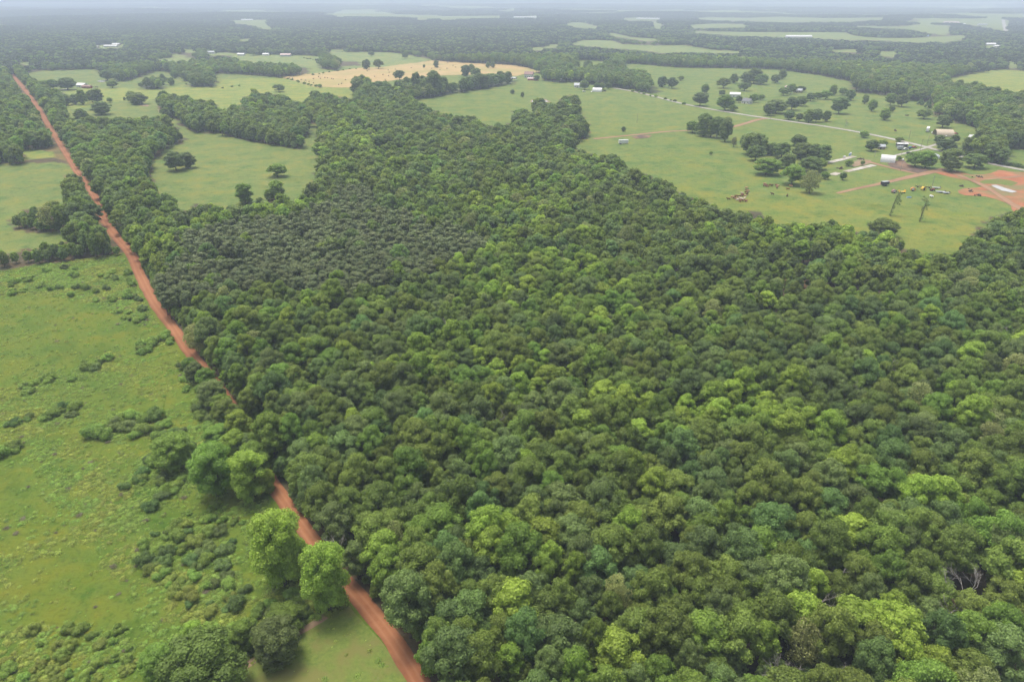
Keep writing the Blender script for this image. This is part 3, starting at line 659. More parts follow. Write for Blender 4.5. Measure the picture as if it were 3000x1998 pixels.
sp = species(u, v, len(x)); sp[isp[ok]] = 'pine'; dist = np.sqrt(x * x + y * y + CAM_H ** 2)
print('wood trees', len(x))

LM = [  # landmarks of the photograph used to word the labels: (words, u, v)
 ('the grey bare tree beside the red road', 993, 1571), ('the wide leafless crown', 2808, 1705), ('the leafless tree at the bottom edge', 2290, 1935),
 ('the lone lime tree on the verge', 825, 1600), ('the bright mown plot corner tree', 958, 1700), ('the photo bottom right corner', 3010, 2010),
 ('the bare limbs above the photo centre', 1785, 915), ('the near end of the road', 1190, 1930), ('the broken snags in the thin wood', 2330, 830),
 ('the short snag in the light hollow', 1990, 1170), ('the cream tree by the road', 596, 980), ('the roadside tree strip', 760, 1290),
]
_fr = {.1: 'one tenth', .2: 'one fifth', .3: 'three tenths', .4: 'two fifths', .5: 'halfway', .6: 'three fifths', .7: 'seven tenths', .8: 'four fifths', .9: 'nine tenths'}
for _i in range(1, 10):
    for _j in range(2, 10): LM.append((f'the spot {_fr[_i / 10]} across, {_fr[_j / 10]} down', _i * 300, _j * 199.8))
ORD = ['first', 'second', 'third', 'fourth', 'fifth', 'sixth', 'seventh', 'eighth', 'ninth', 'tenth', 'eleventh', 'twelfth', 'thirteenth', 'fourteenth', 'fifteenth', 'sixteenth', 'seventeenth', 'eighteenth', 'nineteenth', 'twentieth']
CW = {'olive': 'olive green', 'grey': 'grey green', 'blue': 'bluish green', 'mid': 'mid green', 'dark': 'dark green', 'lime': 'bright yellow-green', 'pale': 'pale thin-leaved', 'pine': 'dull dark'}
_count = {}
def word_labels(items, noun, marks, fmt='{c} {n}, {o} {r} {m}'):
    """items: dicts with u, v, color; gives each a label of its own by colour, side and rank from a landmark"""
    bins = {}
    for it in items:
        d = [math.hypot(it['u'] - a, (it['v'] - b) * 1.35) * (1.0 if w_.startswith('the spot') else .75) for w_, a, b in marks]; k = int(np.argmin(d)); w, a, b = marks[k]
        dx, dy = it['u'] - a, (it['v'] - b) * 1.35
        rel = ('right of' if dx > 0 else 'left of') if abs(dx) > abs(dy) else ('below' if dy > 0 else 'behind')
        bins.setdefault((it['c'], rel, k), []).append((d[k], it))
    for (c, rel, k), L in bins.items():
        L.sort(key=lambda t: t[0])
        for i, (_d, it) in enumerate(L):
            o = ORD[i] if i < len(ORD) else 'next but ' + ORD[i % 20]
            key = (c, noun, o, rel, k)
            it['label'] = fmt.format(c=c, n=noun, o=o, r=rel, m=marks[k][0])

def plant(name, kind, leafm, var, loc, rz, scl, lod=0, trunk_name='trunk'):
    cm, tm, _j = proto(kind, leafm, var, lod)
    t = empty(name, loc, rz, scl)
    link('crown', cm, t); link('trunk', tm, t)
    return t
def hk(s): return 'hick' if s in ('lime', 'pale') else ('pine' if s == 'pine' else 'oak')
# which wood trees become things of their own: the nearest in the frame
fr = (u > -20) & (u < 3020) & (v < 2030)
order = np.argsort(dist)
isolate = np.zeros(len(x), bool)
HAND_CLEAR = [(993, 1590, 3.6), (2808, 1730, 6.4), (2290, 1960, 4.4), (2455, 1965, 4.4), (1785, 940, 6), (1990, 1185, 3.5)]
for (hu, hv, hr) in HAND_CLEAR:
    p = unproj(hu, hv, 6.0); near = np.hypot(x - p[0], y - p[1]) < hr
    keep = ~near
    x, y, z, u, v, sp, dist, fr, big = x[keep], y[keep], z[keep], u[keep], v[keep], sp[keep], dist[keep], fr[keep], big[keep]
order = np.argsort(dist); isolate = np.zeros(len(x), bool)
LIM = {'oak_tree': 300, 'hickory_tree': 230, 'pine_tree': 200}; got = dict.fromkeys(LIM, 0)
NAME = {'oak': 'oak_tree', 'hick': 'hickory_tree', 'pine': 'pine_tree'}
for i in order:
    if not fr[i]: continue
    nm = NAME[hk(sp[i])]
    if got[nm] < LIM[nm] and dist[i] < 620: got[nm] += 1; isolate[i] = True
nrand = rng.random((len(x), 4))
items = {k: [] for k in LIM}
for i in np.flatnonzero(isolate):
    k = hk(sp[i]); nm = NAME[k]; q = nrand[i]
    w = (.62 + .56 * q[0] ** 1.2) * big[i]; hh = (.88 + .42 * q[1]) * (.6 + .4 * big[i]) * (.82 + .22 * q[0])
    if k == 'pine': w = .9 + .4 * q[0]; hh = .80 + .22 * q[1]
    if k == 'hick': w *= 1.2
    t = plant(nm, k, sp[i], int(q[2] * (5 if k == 'oak' else 4)), (x[i], y[i], z[i]), q[3] * 2 * PI, (w, w, hh), 0)
    items[nm].append(dict(o=t, u=u[i], v=v[i], c=CW[sp[i]]))
for nm, noun, grp in (('oak_tree', 'broadleaf tree', 'oaks of the near wood'), ('hickory_tree', 'tree', 'light green trees of the near wood'), ('pine_tree', 'pine', 'pines of the dark stand')):
    word_labels(items[nm], noun, LM)
    for it in items[nm]: tag(it['o'], it['label'], 'tree', grp)
print('individual', got)

# the rest of the wood, and smaller trees under it: one mass
protos, pk = [], {}
def pidx(kind, leafm, var, lod):
    key = (kind, leafm, var, lod)
    if key not in pk: pk[key] = len(protos); protos.append(proto(*key)[2])
    return pk[key]
P_, I_, Rz_, S_ = [], [], [], []
for i in np.flatnonzero(~isolate):
    k = hk(sp[i]); q = nrand[i]; lod = 0 if dist[i] < 330 else 1
    w = (.62 + .56 * q[0] ** 1.2) * big[i]; hh = (.88 + .42 * q[1]) * (.6 + .4 * big[i]) * (.82 + .22 * q[0])
    if k == 'pine': w = .9 + .4 * q[0]; hh = .80 + .22 * q[1]
    if k == 'hick': w *= 1.2
    P_.append((x[i], y[i], z[i])); I_.append(pidx(k, sp[i], int(q[2] * (5 if k == 'oak' else 4)), lod)); Rz_.append(q[3] * 2 * PI); S_.append((w, w, hh))
ux, uy = hexgrid(5.6, 70, 900, 2.4)
ok, uz = in_woods(ux, uy, 5.0); ok &= road_clear(ux, uy, 3.2) & (rng.random(len(ux)) < .85)
uu, uv = proj(ux, uy, uz + 4); ok &= ~pip(PINES, uu, uv) & ~(pip(THIN, uu, uv) & (rng.random(len(ux)) < .75))
for a, b_, c_ in zip(ux[ok], uy[ok], uz[ok]):
    q = rng.random(5); sel = ['mid', 'lime', 'olive', 'grey', 'dark'][int(q[0] * 5)]
    P_.append((a, b_, c_)); I_.append(pidx('round', sel, int(q[1] * 3), 1)); Rz_.append(q[2] * 2 * PI); s_ = .38 + .3 * q[3]; S_.append((s_ * .9, s_ * .9, s_ * (.9 + .4 * q[4])))
rb = np.random.default_rng(77); deads = []
for k in range(3):
    mb = MB()
    def twig(p_, d_, L_, r_, lv):
        q_ = p_ + d_ * L_; mb.tube([p_, q_], [r_, r_ * .5], 4)
        if lv < 3:
            for _ in range(4): twig(p_ + d_ * L_ * (.5 + .5 * rb.random()), (d_ + Vector(rb.normal(size=3)) * .55 + Vector((0, 0, .1))).normalized(), L_ * (.5 + .2 * rb.random()), r_ * .5, lv + 1)
    twig(Vector((0, 0, 0)), Vector((0, 0, 1)), 6.5, .17, 0)
    deads.append(len(protos)); protos.append(mb.mesh('bare tree', DEADW))
for j in np.flatnonzero(rng.random(len(I_)) < .012): I_[j] = deads[j % 3]; S_[j] = (1.1, 1.1, 1.0)
dxy = np.gradient(ROADXY, axis=0); dxy /= np.linalg.norm(dxy, axis=1)[:, None]
for k in range(0, len(ROADXY), 1):                      # low growth at the foot of the wood, right of the road
    if ROADXY[k][1] > 420: break
    for rep in range(2):
        dd = 3.3 + 3.2 * rng.random(); a, b_ = ROADXY[k] + np.array([dxy[k][1], -dxy[k][0]]) * dd + rng.normal(size=2) * .5
        q = rng.random(5); sel = ['mid', 'bush', 'olive', 'grey', 'bush'][int(q[0] * 5)]; s_ = (.22 + .25 * q[3]) * (1 if dd > 4.2 else .7)
        P_.append((a, b_, float(hgt(a, b_)))); I_.append(pidx('round', sel, int(q[1] * 3), 1 if b_ > 250 else 0)); Rz_.append(q[2] * 6.28); S_.append((s_, s_, s_ * (.8 + .5 * q[4])))
scatter('woods', protos, P_, I_, Rz_, S_)
print('wood mass', len(P_))
# woods further off: pieces of canopy
cp = [patch_proto(i) for i in range(4)]
fx, fy = hexgrid(33, 1480, 6500, 9, 42); ok, fz = in_woods(fx, fy, 12.0, 120)
for dx, dy in ((-15, 0), (15, 0)):
    o2, _z = in_woods(fx + dx, fy + dy, 12.0, 140); ok &= o2
ok &= ~far_clearing(fx, fy)
fx, fy, fz = fx[ok], fy[ok], fz[ok]; n = len(fx)
scatter('far_woods', cp, np.column_stack([fx, fy, fz - .5]), rng.integers(0, 4, n), rng.random(n) * 6.28, np.column_stack([.95 + .2 * rng.random(n)] * 2 + [.62 + .32 * rng.random(n)]))
print('far', n)
# small trees filling the edges of those woods
ex, ey = hexgrid(10, 1500, 3200, 3, 42); ok, ez = in_woods(ex, ey, 11.0, 120)
ok &= rng.random(len(ex)) < .5
ex, ey, ez = ex[ok], ey[ok], ez[ok]; n = len(ex)
lp = [proto('oak', s_, v_, 1)[2] for s_ in ('olive', 'grey', 'dark', 'mid') for v_ in (0, 2)]
scatter('treeline', lp, np.column_stack([ex, ey, ez]), rng.integers(0, len(lp), n), rng.random(n) * 6.28, np.column_stack([1.0 + .4 * rng.random(n)] * 2 + [.6 + .34 * rng.random(n)]))
print('edge', n)
hx, hy = hexgrid(115, 6300, 24000, 36, 41); ok, hz = in_woods(hx, hy, 12.0, 60)
ok &= ~far_clearing(hx, hy)
hx, hy, hz = hx[ok], hy[ok], hz[ok]; n = len(hx)
scatter('horizon_woods', cp, np.column_stack([hx, hy, hz - 1]), rng.integers(0, 4, n), rng.random(n) * 6.28, np.column_stack([3.1 + .8 * rng.random(n)] * 2 + [.75 + .35 * rng.random(n)]))
print('horizon', n)

# ------------------------------------------------------------------ trees standing in the open, by hand
def c1(x, y): return x / 2.355, y / 2.355
def c2(x, y): return 1000 + x / 2.355, y / 2.355
def c4(x, y): return 2000 + x / 2.355, 200 + y / 2.355
def c0(x, y): return x / 2.613, 200 + y / 2.613
FIELD = []   # (cropfn, x, y, w, h, kind, leaf)
for r in [(152,175,52,65,'full','olive'),(118,262,105,95,'round','dark'),(280,140,95,75,'round','dark'),(350,105,60,65,'full','grey'),(425,158,82,55,'round','dark'),(435,108,80,80,'full','grey'),(490,105,100,105,'full','grey'),(540,115,90,75,'round','grey'),
          (640,105,66,62,'full','grey'),(685,78,52,70,'full','olive'),(692,190,70,60,'round','mid'),(745,180,70,72,'round','mid'),(815,165,60,35,'round','dark'),(270,190,50,40,'round','dark'),(290,292,110,110,'round','mid'),(345,300,60,50,'round','mid'),(385,240,45,50,'round','dark'),(490,237,65,62,'round','mid'),(535,222,55,42,'round','mid'),
          (640,312,140,95,'round','dark'),(590,328,78,88,'full','grey'),(750,290,92,92,'round','dark'),(815,262,80,70,'round','dark'),(880,228,70,60,'round','dark'),(930,216,60,50,'round','mid'),(985,216,80,65,'round','mid'),(1035,190,55,75,'full','olive'),(1100,186,60,52,'round','grey'),(1150,224,65,75,'full','dark'),
          (1075,316,112,120,'round','dark'),(1255,248,46,65,'full','dark'),(1303,300,60,85,'full','mid'),(1390,360,75,85,'full','mid'),(1437,305,40,50,'full','olive'),(1430,257,80,86,'round','dark'),(1508,268,85,92,'round','dark'),(1640,256,50,50,'cedar','dark'),(1690,278,48,66,'cedar','dark'),(1663,350,95,70,'round','dark'),(1788,411,102,92,'round','dark'),
          (730,356,80,66,'round','dark'),(800,368,50,58,'round','dark'),(868,374,82,90,'full','dark'),(918,374,80,95,'round','dark'),(988,369,60,76,'full','dark'),
          (65,446,95,86,'round','mid'),(140,470,110,160,'full','grey'),(190,478,80,120,'full','olive'),(235,482,110,150,'full','dark'),(290,508,90,160,'full','grey'),(305,400,60,66,'round','dark'),(350,545,40,72,'full','pale'),(470,600,140,165,'full','grey'),(540,600,90,120,'full','grey'),(500,640,120,115,'round','grey'),
          (575,735,170,112,'round','mid'),(680,620,118,115,'round','dark'),(720,690,90,112,'full','grey'),(830,625,140,120,'full','grey'),(880,716,155,108,'round','dark'),(965,652,100,130,'full','grey'),(750,806,155,155,'round','mid'),(872,862,130,165,'full','pale'),(980,766,60,56,'round','mid'),(1105,772,46,56,'round','dark'),(1145,676,56,46,'round','mid'),(1240,672,30,36,'round','mid'),
          (1300,572,86,82,'round','dark'),(1372,546,64,56,'round','mid'),(1600,680,120,112,'round','mid'),(1670,690,120,125,'round','mid'),(1835,712,150,165,'full','dark'),(1812,572,120,82,'full','dark'),(1765,520,70,62,'round','dark'),(1870,520,60,66,'round','grey'),(1495,512,56,35,'round','olive'),(195,602,26,28,'round','mid'),
          (1372,1164,185,145,'round','olive'),(2010,690,150,60,'round','twig'),(1490,640,34,36,'round','dark'),(430,545,80,92,'full','grey'),(610,600,74,90,'full','grey'),(790,565,100,112,'full','grey'),(905,640,112,122,'full','dark'),(700,668,80,60,'round','grey'),(645,692,76,60,'round','mid'),(940,700,92,84,'round','dark'),(525,560,100,112,'full','grey'),(1250,480,60,50,'round','mid')]:
    FIELD.append((c4, *r))
for r in [(175,480,55,68,'full','dark'),(257,476,66,66,'round','dark'),(440,405,45,42,'round','grey'),(207,388,45,22,'round','dark'),(655,470,36,50,'full','grey'),(571,471,18,23,'full','grey'),(402,556,74,70,'round','dark'),(400,685,72,128,'full','grey'),(858,527,64,76,'full','dark'),(898,505,42,60,'full','dark'),(1180,650,30,32,'full','grey'),(1250,673,28,36,'full','grey'),(1946,909,34,36,'full','dark'),
          (1360,467,50,52,'full','dark'),(1430,482,62,56,'round','grey'),(1012,473,30,44,'full','grey'),(1045,470,34,44,'full','grey'),(1545,470,100,90,'round','dark'),(1610,466,60,80,'full','dark'),(2213,603,62,76,'full','dark'),(2280,612,76,78,'round','dark'),(2340,560,44,36,'round','dark'),(1980,442,40,40,'full','grey'),(2115,446,60,46,'full','grey'),(2190,460,28,46,'full','grey'),(2290,466,48,62,'full','grey'),
          (1905,482,76,62,'full','dark'),(1675,620,62,66,'round','dark'),(1765,622,50,52,'round','dark'),(1800,622,44,50,'round','dark'),(1840,618,44,46,'round','dark'),(1250,828,72,78,'round','dark'),(930,545,70,74,'full','grey'),(115,672,95,128,'full','grey'),(182,690,76,112,'full','olive'),(270,692,130,132,'full','dark'),(330,690,60,80,'full','grey'),(480,682,90,92,'full','dark'),(520,664,62,160,'full','grey'),(572,672,64,122,'full','grey'),(640,664,110,172,'full','grey'),(702,644,74,112,'full','dark'),(770,642,72,74,'full','grey'),(832,626,60,72,'full','grey'),(890,622,100,88,'full','dark'),(960,614,120,108,'full','grey'),(1040,594,100,88,'full','dark'),(1096,584,70,90,'full','grey'),(1150,582,62,86,'full','grey')]:
    FIELD.append((c2, *r))
for r in [(680,712,70,98,'full','grey'),(705,792,130,92,'full','grey'),(575,862,90,112,'full','grey'),(640,706,64,82,'full','grey'),(575,724,72,102,'full','mid'),(520,720,70,70,'full','grey'),(460,730,70,80,'full','grey'),(760,710,36,36,'round','mid'),(862,696,20,26,'full','dark'),(915,708,70,78,'full','olive'),(960,722,110,84,'full','olive'),(1925,636,80,36,'round','grey'),(2208,607,32,26,'round','mid'),
          (1187,591,46,56,'full','grey'),(1285,588,12,12,'round','dark'),(1085,610,110,72,'round','dark'),(1030,604,60,46,'round','dark'),(975,602,44,26,'round','dark'),(1362,596,82,92,'full','grey'),(1442,590,92,96,'round','dark'),(1290,560,80,70,'full','grey'),(1125,560,64,50,'cedar','dark'),(1208,542,60,54,'full','mid'),(905,546,60,52,'full','mid'),(825,562,70,62,'full','grey'),(742,556,92,72,'full','grey'),(778,608,72,54,'round','mid'),(2117,889,38,38,'cedar','dark'),
          (300,620,90,60,'round','dark'),(370,622,90,75,'round','mid'),(470,622,120,80,'round','dark'),(1670,372,60,36,'round','dark'),(1748,384,70,42,'round','grey'),(2190,388,70,36,'full','dark')]:
    FIELD.append((c1, *r))
for r in [(1350,785,150,160,'round','dark'),(1440,765,120,130,'full','grey'),(2125,832,142,112,'round','mid'),(1880,1035,122,165,'full','mid'),(2125,1000,112,150,'full','mid'),(2062,1010,70,90,'full','mid')]:
    FIELD.append((c0, *r))
def ident(x, y): return x, y
for r in [(1534,191,26,30,'full','dark'),(1580,201,20,24,'round','mid'),(1607,205,24,28,'round','dark'),(1640,199,16,36,'full','dark'),(1655,206,27,34,'round','dark'),(1668,201,20,32,'full','grey'),(1682,192,20,26,'full','dark'),(1600,232,22,28,'round','mid'),(1612,237,18,20,'round','dark'),(1668,223,26,32,'round','mid'),(1690,226,26,30,'round','dark'),(1715,233,28,32,'round','mid'),(1805,213,34,42,'full','grey'),(1722,213,28,34,'full','dark'),(1572,237,18,16,'round','dark'),(1640,236,24,22,'round','mid')]:
    FIELD.append((ident, *r))
FARM = [('the white arched shed', 2598, 470), ('the white semi trailer', 2717, 388), ('the tan arched barn', 2760, 398), ('the cattle herd', 2170, 585), ('the pale concrete slabs', 2480, 485), ('the orange clay ground', 2900, 540), ('the black stock trailer', 2591, 543),
        ('the white pasture barn', 2153, 283), ('the round farm pond', 1583, 297), ('the lone box trailer', 1826, 420), ('the tan hay field top', 1290, 185), ('the hay field near edge', 1130, 240), ('the red brown farmhouse', 1550, 226), ('the white domed barn', 1750, 270), ('the ruined house in trees', 2335, 272),
        ('the upper right pasture', 2700, 270), ('the upper road end', 34, 217), ('the yellow meadow', 560, 275), ('the small far pond', 297, 240), ('the round meadow shrub', 813, 517), ('the big double oak in the meadow', 520, 495), ('the vine covered snag', 2697, 645), ('the gravel road fork', 2722, 433), ('the barn row on the far hill', 780, 165)]
def size_word(w): return 'small' if w < 22 else ('large' if w > 50 else 'medium')
def stand(u0, v0, w, h, kind, leafm, name, lod=0, hm=None):
    p = unproj(u0, v0); zc = depth(p); W = 1.08 * w / FPX * zc; el = math.atan2(CAM_H - p[2], math.hypot(p[0], p[1]))
    H = hm or max((h / FPX * zc - W * math.sin(el) * .4) / math.cos(el), .62 * W)
    _mk, _r, Rc, Hn, _b = KIND[kind]
    var = random.randrange(4); proto(kind, leafm, var, lod); Rc, Hn = SIZE[(kind, var)]
    t = plant(name, kind, leafm, var, p, random.random() * 6.28, (W / (2 * Rc), W / (2 * Rc), H / Hn), lod)
    return t, p, W, H
field_items = []
for fn, X, Y, w, h, kind, leafm in FIELD:
    u0, v0 = fn(X, Y); sc = 2.613 if fn is c0 else (1.0 if fn is ident else 2.355)
    lf = {'twig': 'grey', 'dark': ('dark', 'dark', 'olive', 'grey')[len(field_items) % 4]}.get(leafm, leafm)
    t, p, W, H = stand(u0, v0, w / sc, h / sc, kind, lf, 'cedar_tree' if kind == 'cedar' else 'pasture_tree', 0)
    cw = {'full': 'upright ', 'round': 'rounded ', 'cedar': 'conical '}[kind] + CW.get(lf, lf)
    field_items.append(dict(o=t, u=u0, v=v0 - h / sc / 2, c=size_word(w / sc) + ' ' + cw))
word_labels(field_items, 'tree', FARM, '{c} {n}, {o} {r} {m}')
for it in field_items: tag(it['o'], it['label'], 'tree', 'trees standing in the pastures')
# trees along the near road verge and in the rough pasture
ROADSIDE = [(835, 1712, 140, 262, 'full', 'fresh', 'tall bright lime green tree alone on the left verge of the red road'),
 (966, 1785, 124, 232, 'full', 'fresh', 'bright green tree overhanging the road beside the mown plot corner'),
 (612, 2020, 210, 215, 'full', 'olive', 'broad dull olive tree at the edge of the mown plot'),
 (576, 1880, 64, 80, 'full', 'fresh', 'lime green treetop just behind the broad olive tree'),
 (474, 1975, 92, 110, 'full', 'bush', 'mid green round tree at the foot of the broad olive tree'),
 (815, 1930, 124, 150, 'full', 'grey', 'grey green tree with dry twigs on the mown plot border'),
 (728, 1895, 84, 105, 'full', 'bush', 'low mid green tree between the broad olive tree and the twiggy one'),
 (838, 1840, 100, 95, 'full', 'bush', 'spreading low green tree in the thicket beside the mown plot'),
 (640, 1452, 124, 190, 'full', 'bush', 'tall fresh green tree at the pasture edge, left of its pale neighbour'),
 (738, 1456, 112, 170, 'full', 'fresh', 'pale fresh green tree between the pasture and the red road'),
 (520, 1368, 108, 130, 'full', 'bush', 'rounded green tree at the top of the tree trio in the pasture edge'),
 (632, 1200, 76, 110, 'full', 'grey', 'grey green rounded tree on the left verge of the hidden road'),
 (580, 1120, 52, 76, 'full', 'grey', 'slim grey green tree left of the road behind the verge shrubs'),
 (560, 1092, 40, 56, 'full', 'bush', 'small mid green tree where the road disappears under crowns'),
 (668, 1250, 76, 104, 'full', 'olive', 'olive tree on the verge beside the grey bare limbs'),
 (708, 1290, 72, 110, 'full', 'lime', 'bright lime tree hanging over the hidden stretch of road'),
 (645, 1305, 80, 80, 'full', 'bush', 'low green crown in front of the grey bare limbs'),
 (775, 1370, 66, 90, 'full', 'lime', 'small lime tree on the verge above the road gap'),
 (735, 1345, 66, 96, 'full', 'grey', 'dull green verge tree between two lime crowns'),
 (778, 1440, 60, 84, 'full', 'mid', 'green tree at the lower end of the roadside strip'),
 (752, 1400, 84, 130, 'full', 'bush', 'broad fresh green verge tree just above the road gap'),
 (700, 1345, 80, 110, 'full', 'lime', 'light green verge crown behind the pale fresh green tree'),
 (612, 1150, 60, 90, 'full', 'bush', 'fresh green verge tree above the grey green rounded one'),
 (655, 1215, 60, 80, 'full', 'lime', 'small lime crown leaning over the road beside the grey green rounded tree'),
 (683, 1252, 60, 84, 'full', 'grey', 'grey green crown closing the road gap above the bright lime tree'),
 (596, 1036, 80, 112, 'full', 'pale', 'cream green tree on the wood corner right of the bare road stretch')]
for u0, v0, w, h, kind, lf, lab in ROADSIDE:
    t, p, W, H = stand(u0, v0, w * 1.02, h * .93, kind, {'bush': 'mid', 'mid': 'lime'}.get(lf, lf), 'roadside_tree', -1); tag(t, lab, 'tree', 'trees on the near road verge')

# ------------------------------------------------------------------ bare and dying trees
def bare_mesh(name, rs, H, spread, leaves=0.0, r0=.24, lf='grey', depthn=4, kids=5):
    mb = MB(); tips = []
    def grow(p, d, L, r, k):
        q = p + d * L; mid = p + d * L * .5 + Vector(rs.normal(size=3)) * L * .06
        mb.tube([p, mid, q], [r, r * .8, r * .55], 6 if k == 0 else 4)
        if k >= depthn: tips.append(q); return
        for j in range(kids if k else kids + 2):
            nd = (d * (1.0 if k else .7) + Vector(rs.normal(size=3)) * spread + Vector((0, 0, .12))).normalized()
            st = p + d * L * (.45 + .55 * rs.random()); grow(st, nd, L * (.52 + .22 * rs.random()), r * .5, k + 1)
    grow(Vector((0, 0, -.3)), Vector((rs.normal() * .08, rs.normal() * .08, 1)).normalized(), H * .42, r0, 0)
    return mb, tips
def bare_tree(u0, v0, H, lab, seed, spread=.55, depthn=3, kids=4, zoff=0.0, scale=(1, 1, 1), name='dead_tree', r0=.24, mat=None):
    rs = np.random.default_rng(seed); p = unproj(u0, v0, zoff); p[2] = float(hgt(p[0], p[1]))
    mb, tips = bare_mesh('dead', rs, H, spread, 0, r0, depthn=depthn, kids=kids)
    o = link(name, mb.mesh('dead wood', mat or DEADW, True), None, p); o.scale = scale; o.rotation_euler.z = rs.random() * 6
    tag(o, lab, 'dead tree', 'bare trees in the wood'); return o
bare_tree(2808, 1725, 16.5, 'large leafless silver grey tree with a wide fan of limbs', 3, .62, 4, 4, 8.0, (1.5, 1.5, 1.0), r0=.22)
bare_tree(2290, 1960, 12.0, 'leafless greyish tree with fine twigs on the photo bottom edge', 5, .5, 4, 4, 8.0, (1.0, 1.0, 1.0), r0=.18)
bare_tree(2455, 1968, 11.0, 'low leafless twiggy tree just right of the other bottom edge snag', 8, .7, 4, 4, 8.0, (1.2, 1.2, .9), r0=.18)
bare_tree(993, 1590, 11.5, 'pale bare tree with crooked limbs beside the red road', 11, .6, 3, 4, 7.5, (1, 1, 1), r0=.2)
bare_tree(1785, 945, 12.5, 'bare dead tree with forked limbs above the photo centre', 14, .5, 3, 5, 6.0, (1.3, 1.3, 1))
bare_tree(643, 1262, 7.5, 'fallen looking bare grey limbs in the roadside strip', 17, .8, 3, 4, 3.0, (1.2, 1.2, .7), r0=.2)
bare_tree(1990, 1185, 9.0, 'short bare snag poking from the light green hollow', 21, .6, 2, 3, 8.0)
for k, (uu_, vv_, H_, lab) in enumerate([(2280, 745, 13, 'pale forked snag at the top of the thin wood'), (2375, 720, 13, 'tall pale trunk with few limbs beside the pasture edge'), (2340, 840, 12, 'broken grey snag amid brown ground in the thin wood'), (2290, 870, 11, 'twiggy grey snag at the thin wood middle'), (2130, 800, 10, 'grey snag over the brown gap in the wood'), (2420, 820, 12, 'slender leafless trunk on the thin wood right side'), (2240, 940, 9, 'low bare snag under the thin wood')]):
    bare_tree(uu_, vv_, H_, lab, 30 + k, .45, 3, 4, 6.0, r0=.16)
bare_tree(2476, 372, 9, 'leafless tree standing alone by the gravel road', 51, .5, 3, 4, 0, r0=.12)
bare_tree(2690, 385 + 200 - 30, 5, 'bare thin sapling behind the farm machinery', 53, .4, 2, 3, 0, r0=.06)
bare_tree(2890, 430, 12, 'grey half dead tree beside the grey roofed shed', 55, .5, 4, 4, 0, r0=.2)
bare_tree(2152, 232 - 25, 12, 'leafless tree at the top of the round pasture clump', 57, .4, 3, 4, 0, r0=.16)
# vine covered snags in the near right pasture
def snag(u0, v0, H, W, lean, lab, seed):
    rs = np.random.default_rng(seed); p = unproj(u0, v0)
    L = [(lean * (k / 14) ** 1.4 * H + rs.normal() * .25, rs.normal() * .3, .6 + k / 14 * H * .75, .55 + .35 * rs.random()) for k in range(15)]
    L += [(lean * H * .8 + rs.normal() * W * .9 + .5, rs.normal() * W * .8, H * (.45 + .52 * rs.random()), .4 + .45 * rs.random()) for _ in range(18)]
    V, F, T = lobes_to_cards(L, .42, 1.0, rs, -.8, 1, .8, 0, .75)
    t = empty('vine_snag', p); tag(t, lab, 'tree', 'vine covered snags')
    link('crown', mesh_np('vine leaves', V, list(F), [LEAF['grey']], None, {'tint': T}), t)
    mb = MB().tube([(0, 0, -.2), (lean * H * .2, 0, H * .4), (lean * H * .6, 0, H * .75), (lean * H, 0, H * .95)], [.22, .17, .12, .05], 7)
    link('trunk', mb.mesh('trunk', BARK, True), t)
snag(2694, 649, 15, 1.5, .10, 'slim vine clad snag with a drooping pale crown in the pasture', 61)
snag(2607, 632, 15, .9, .16, 'leaning thin green snag rising behind the open crowned oak', 62)

# ------------------------------------------------------------------ shrubs of the rough pasture
THICK = [([(480, 1250), (600, 1300), (590, 1400), (480, 1490), (380, 1500), (350, 1420), (420, 1330)], 34, 1.25, ['bush', 'grey', 'weed', 'blue']),
 ([(400, 1580), (520, 1540), (640, 1540), (700, 1600), (720, 1700), (740, 1790), (620, 1800), (520, 1760), (440, 1700)], 62, 1.25, ['weed', 'bush', 'weedy', 'grey', 'blue']),
 ([(0, 1850), (200, 1820), (380, 1850), (430, 1950), (300, 1998), (0, 1998)], 40, .95, ['weedy', 'weed', 'weedy', 'bush']),
 ([(740, 1770), (930, 1720), (910, 1800), (850, 1870), (760, 1880)], 14, 1.2, ['bush', 'weed', 'grey']),
 ([(0, 840), (120, 790), (300, 775), (380, 800), (420, 890), (470, 960), (400, 960), (300, 900), (200, 880), (100, 860), (0, 880)], 46, 1.35, ['bush', 'grey', 'bush', 'bush']),
 ([(375, 1040), (400, 1010), (500, 985), (515, 1010), (460, 1030)], 13, 1.5, ['bush', 'bush', 'bush']),
 ([(200, 1085), (250, 1060), (330, 1045), (330, 1075), (240, 1115), (205, 1120)], 10, 1.3, ['bush', 'grey', 'bush']),
 ([(60, 1150), (100, 1110), (160, 1095), (165, 1120), (100, 1160), (75, 1170)], 8, 1.3, ['bush', 'bush', 'bush']),
 ([(20, 1245), (150, 1190), (245, 1190), (230, 1220), (100, 1240), (40, 1260)], 14, 1.2, ['blue', 'grey', 'bush']),
 ([(250, 1260), (330, 1220), (460, 1210), (550, 1260), (500, 1300), (420, 1280), (300, 1290)], 24, 1.7, ['bush', 'grey', 'bush', 'weed']),
 ([(510, 1050), (570, 1090), (620, 1170), (660, 1290), (640, 1310), (580, 1210), (530, 1120)], 20, 1.5, ['bush', 'grey', 'weed']),
 ([(545, 1490), (640, 1480), (720, 1540), (640, 1530), (560, 1520)], 8, 1.0, ['bush', 'bush']), ([(0, 1320), (60, 1300), (50, 1340), (0, 1345)], 4, 1.3, ['bush', 'bush'])]
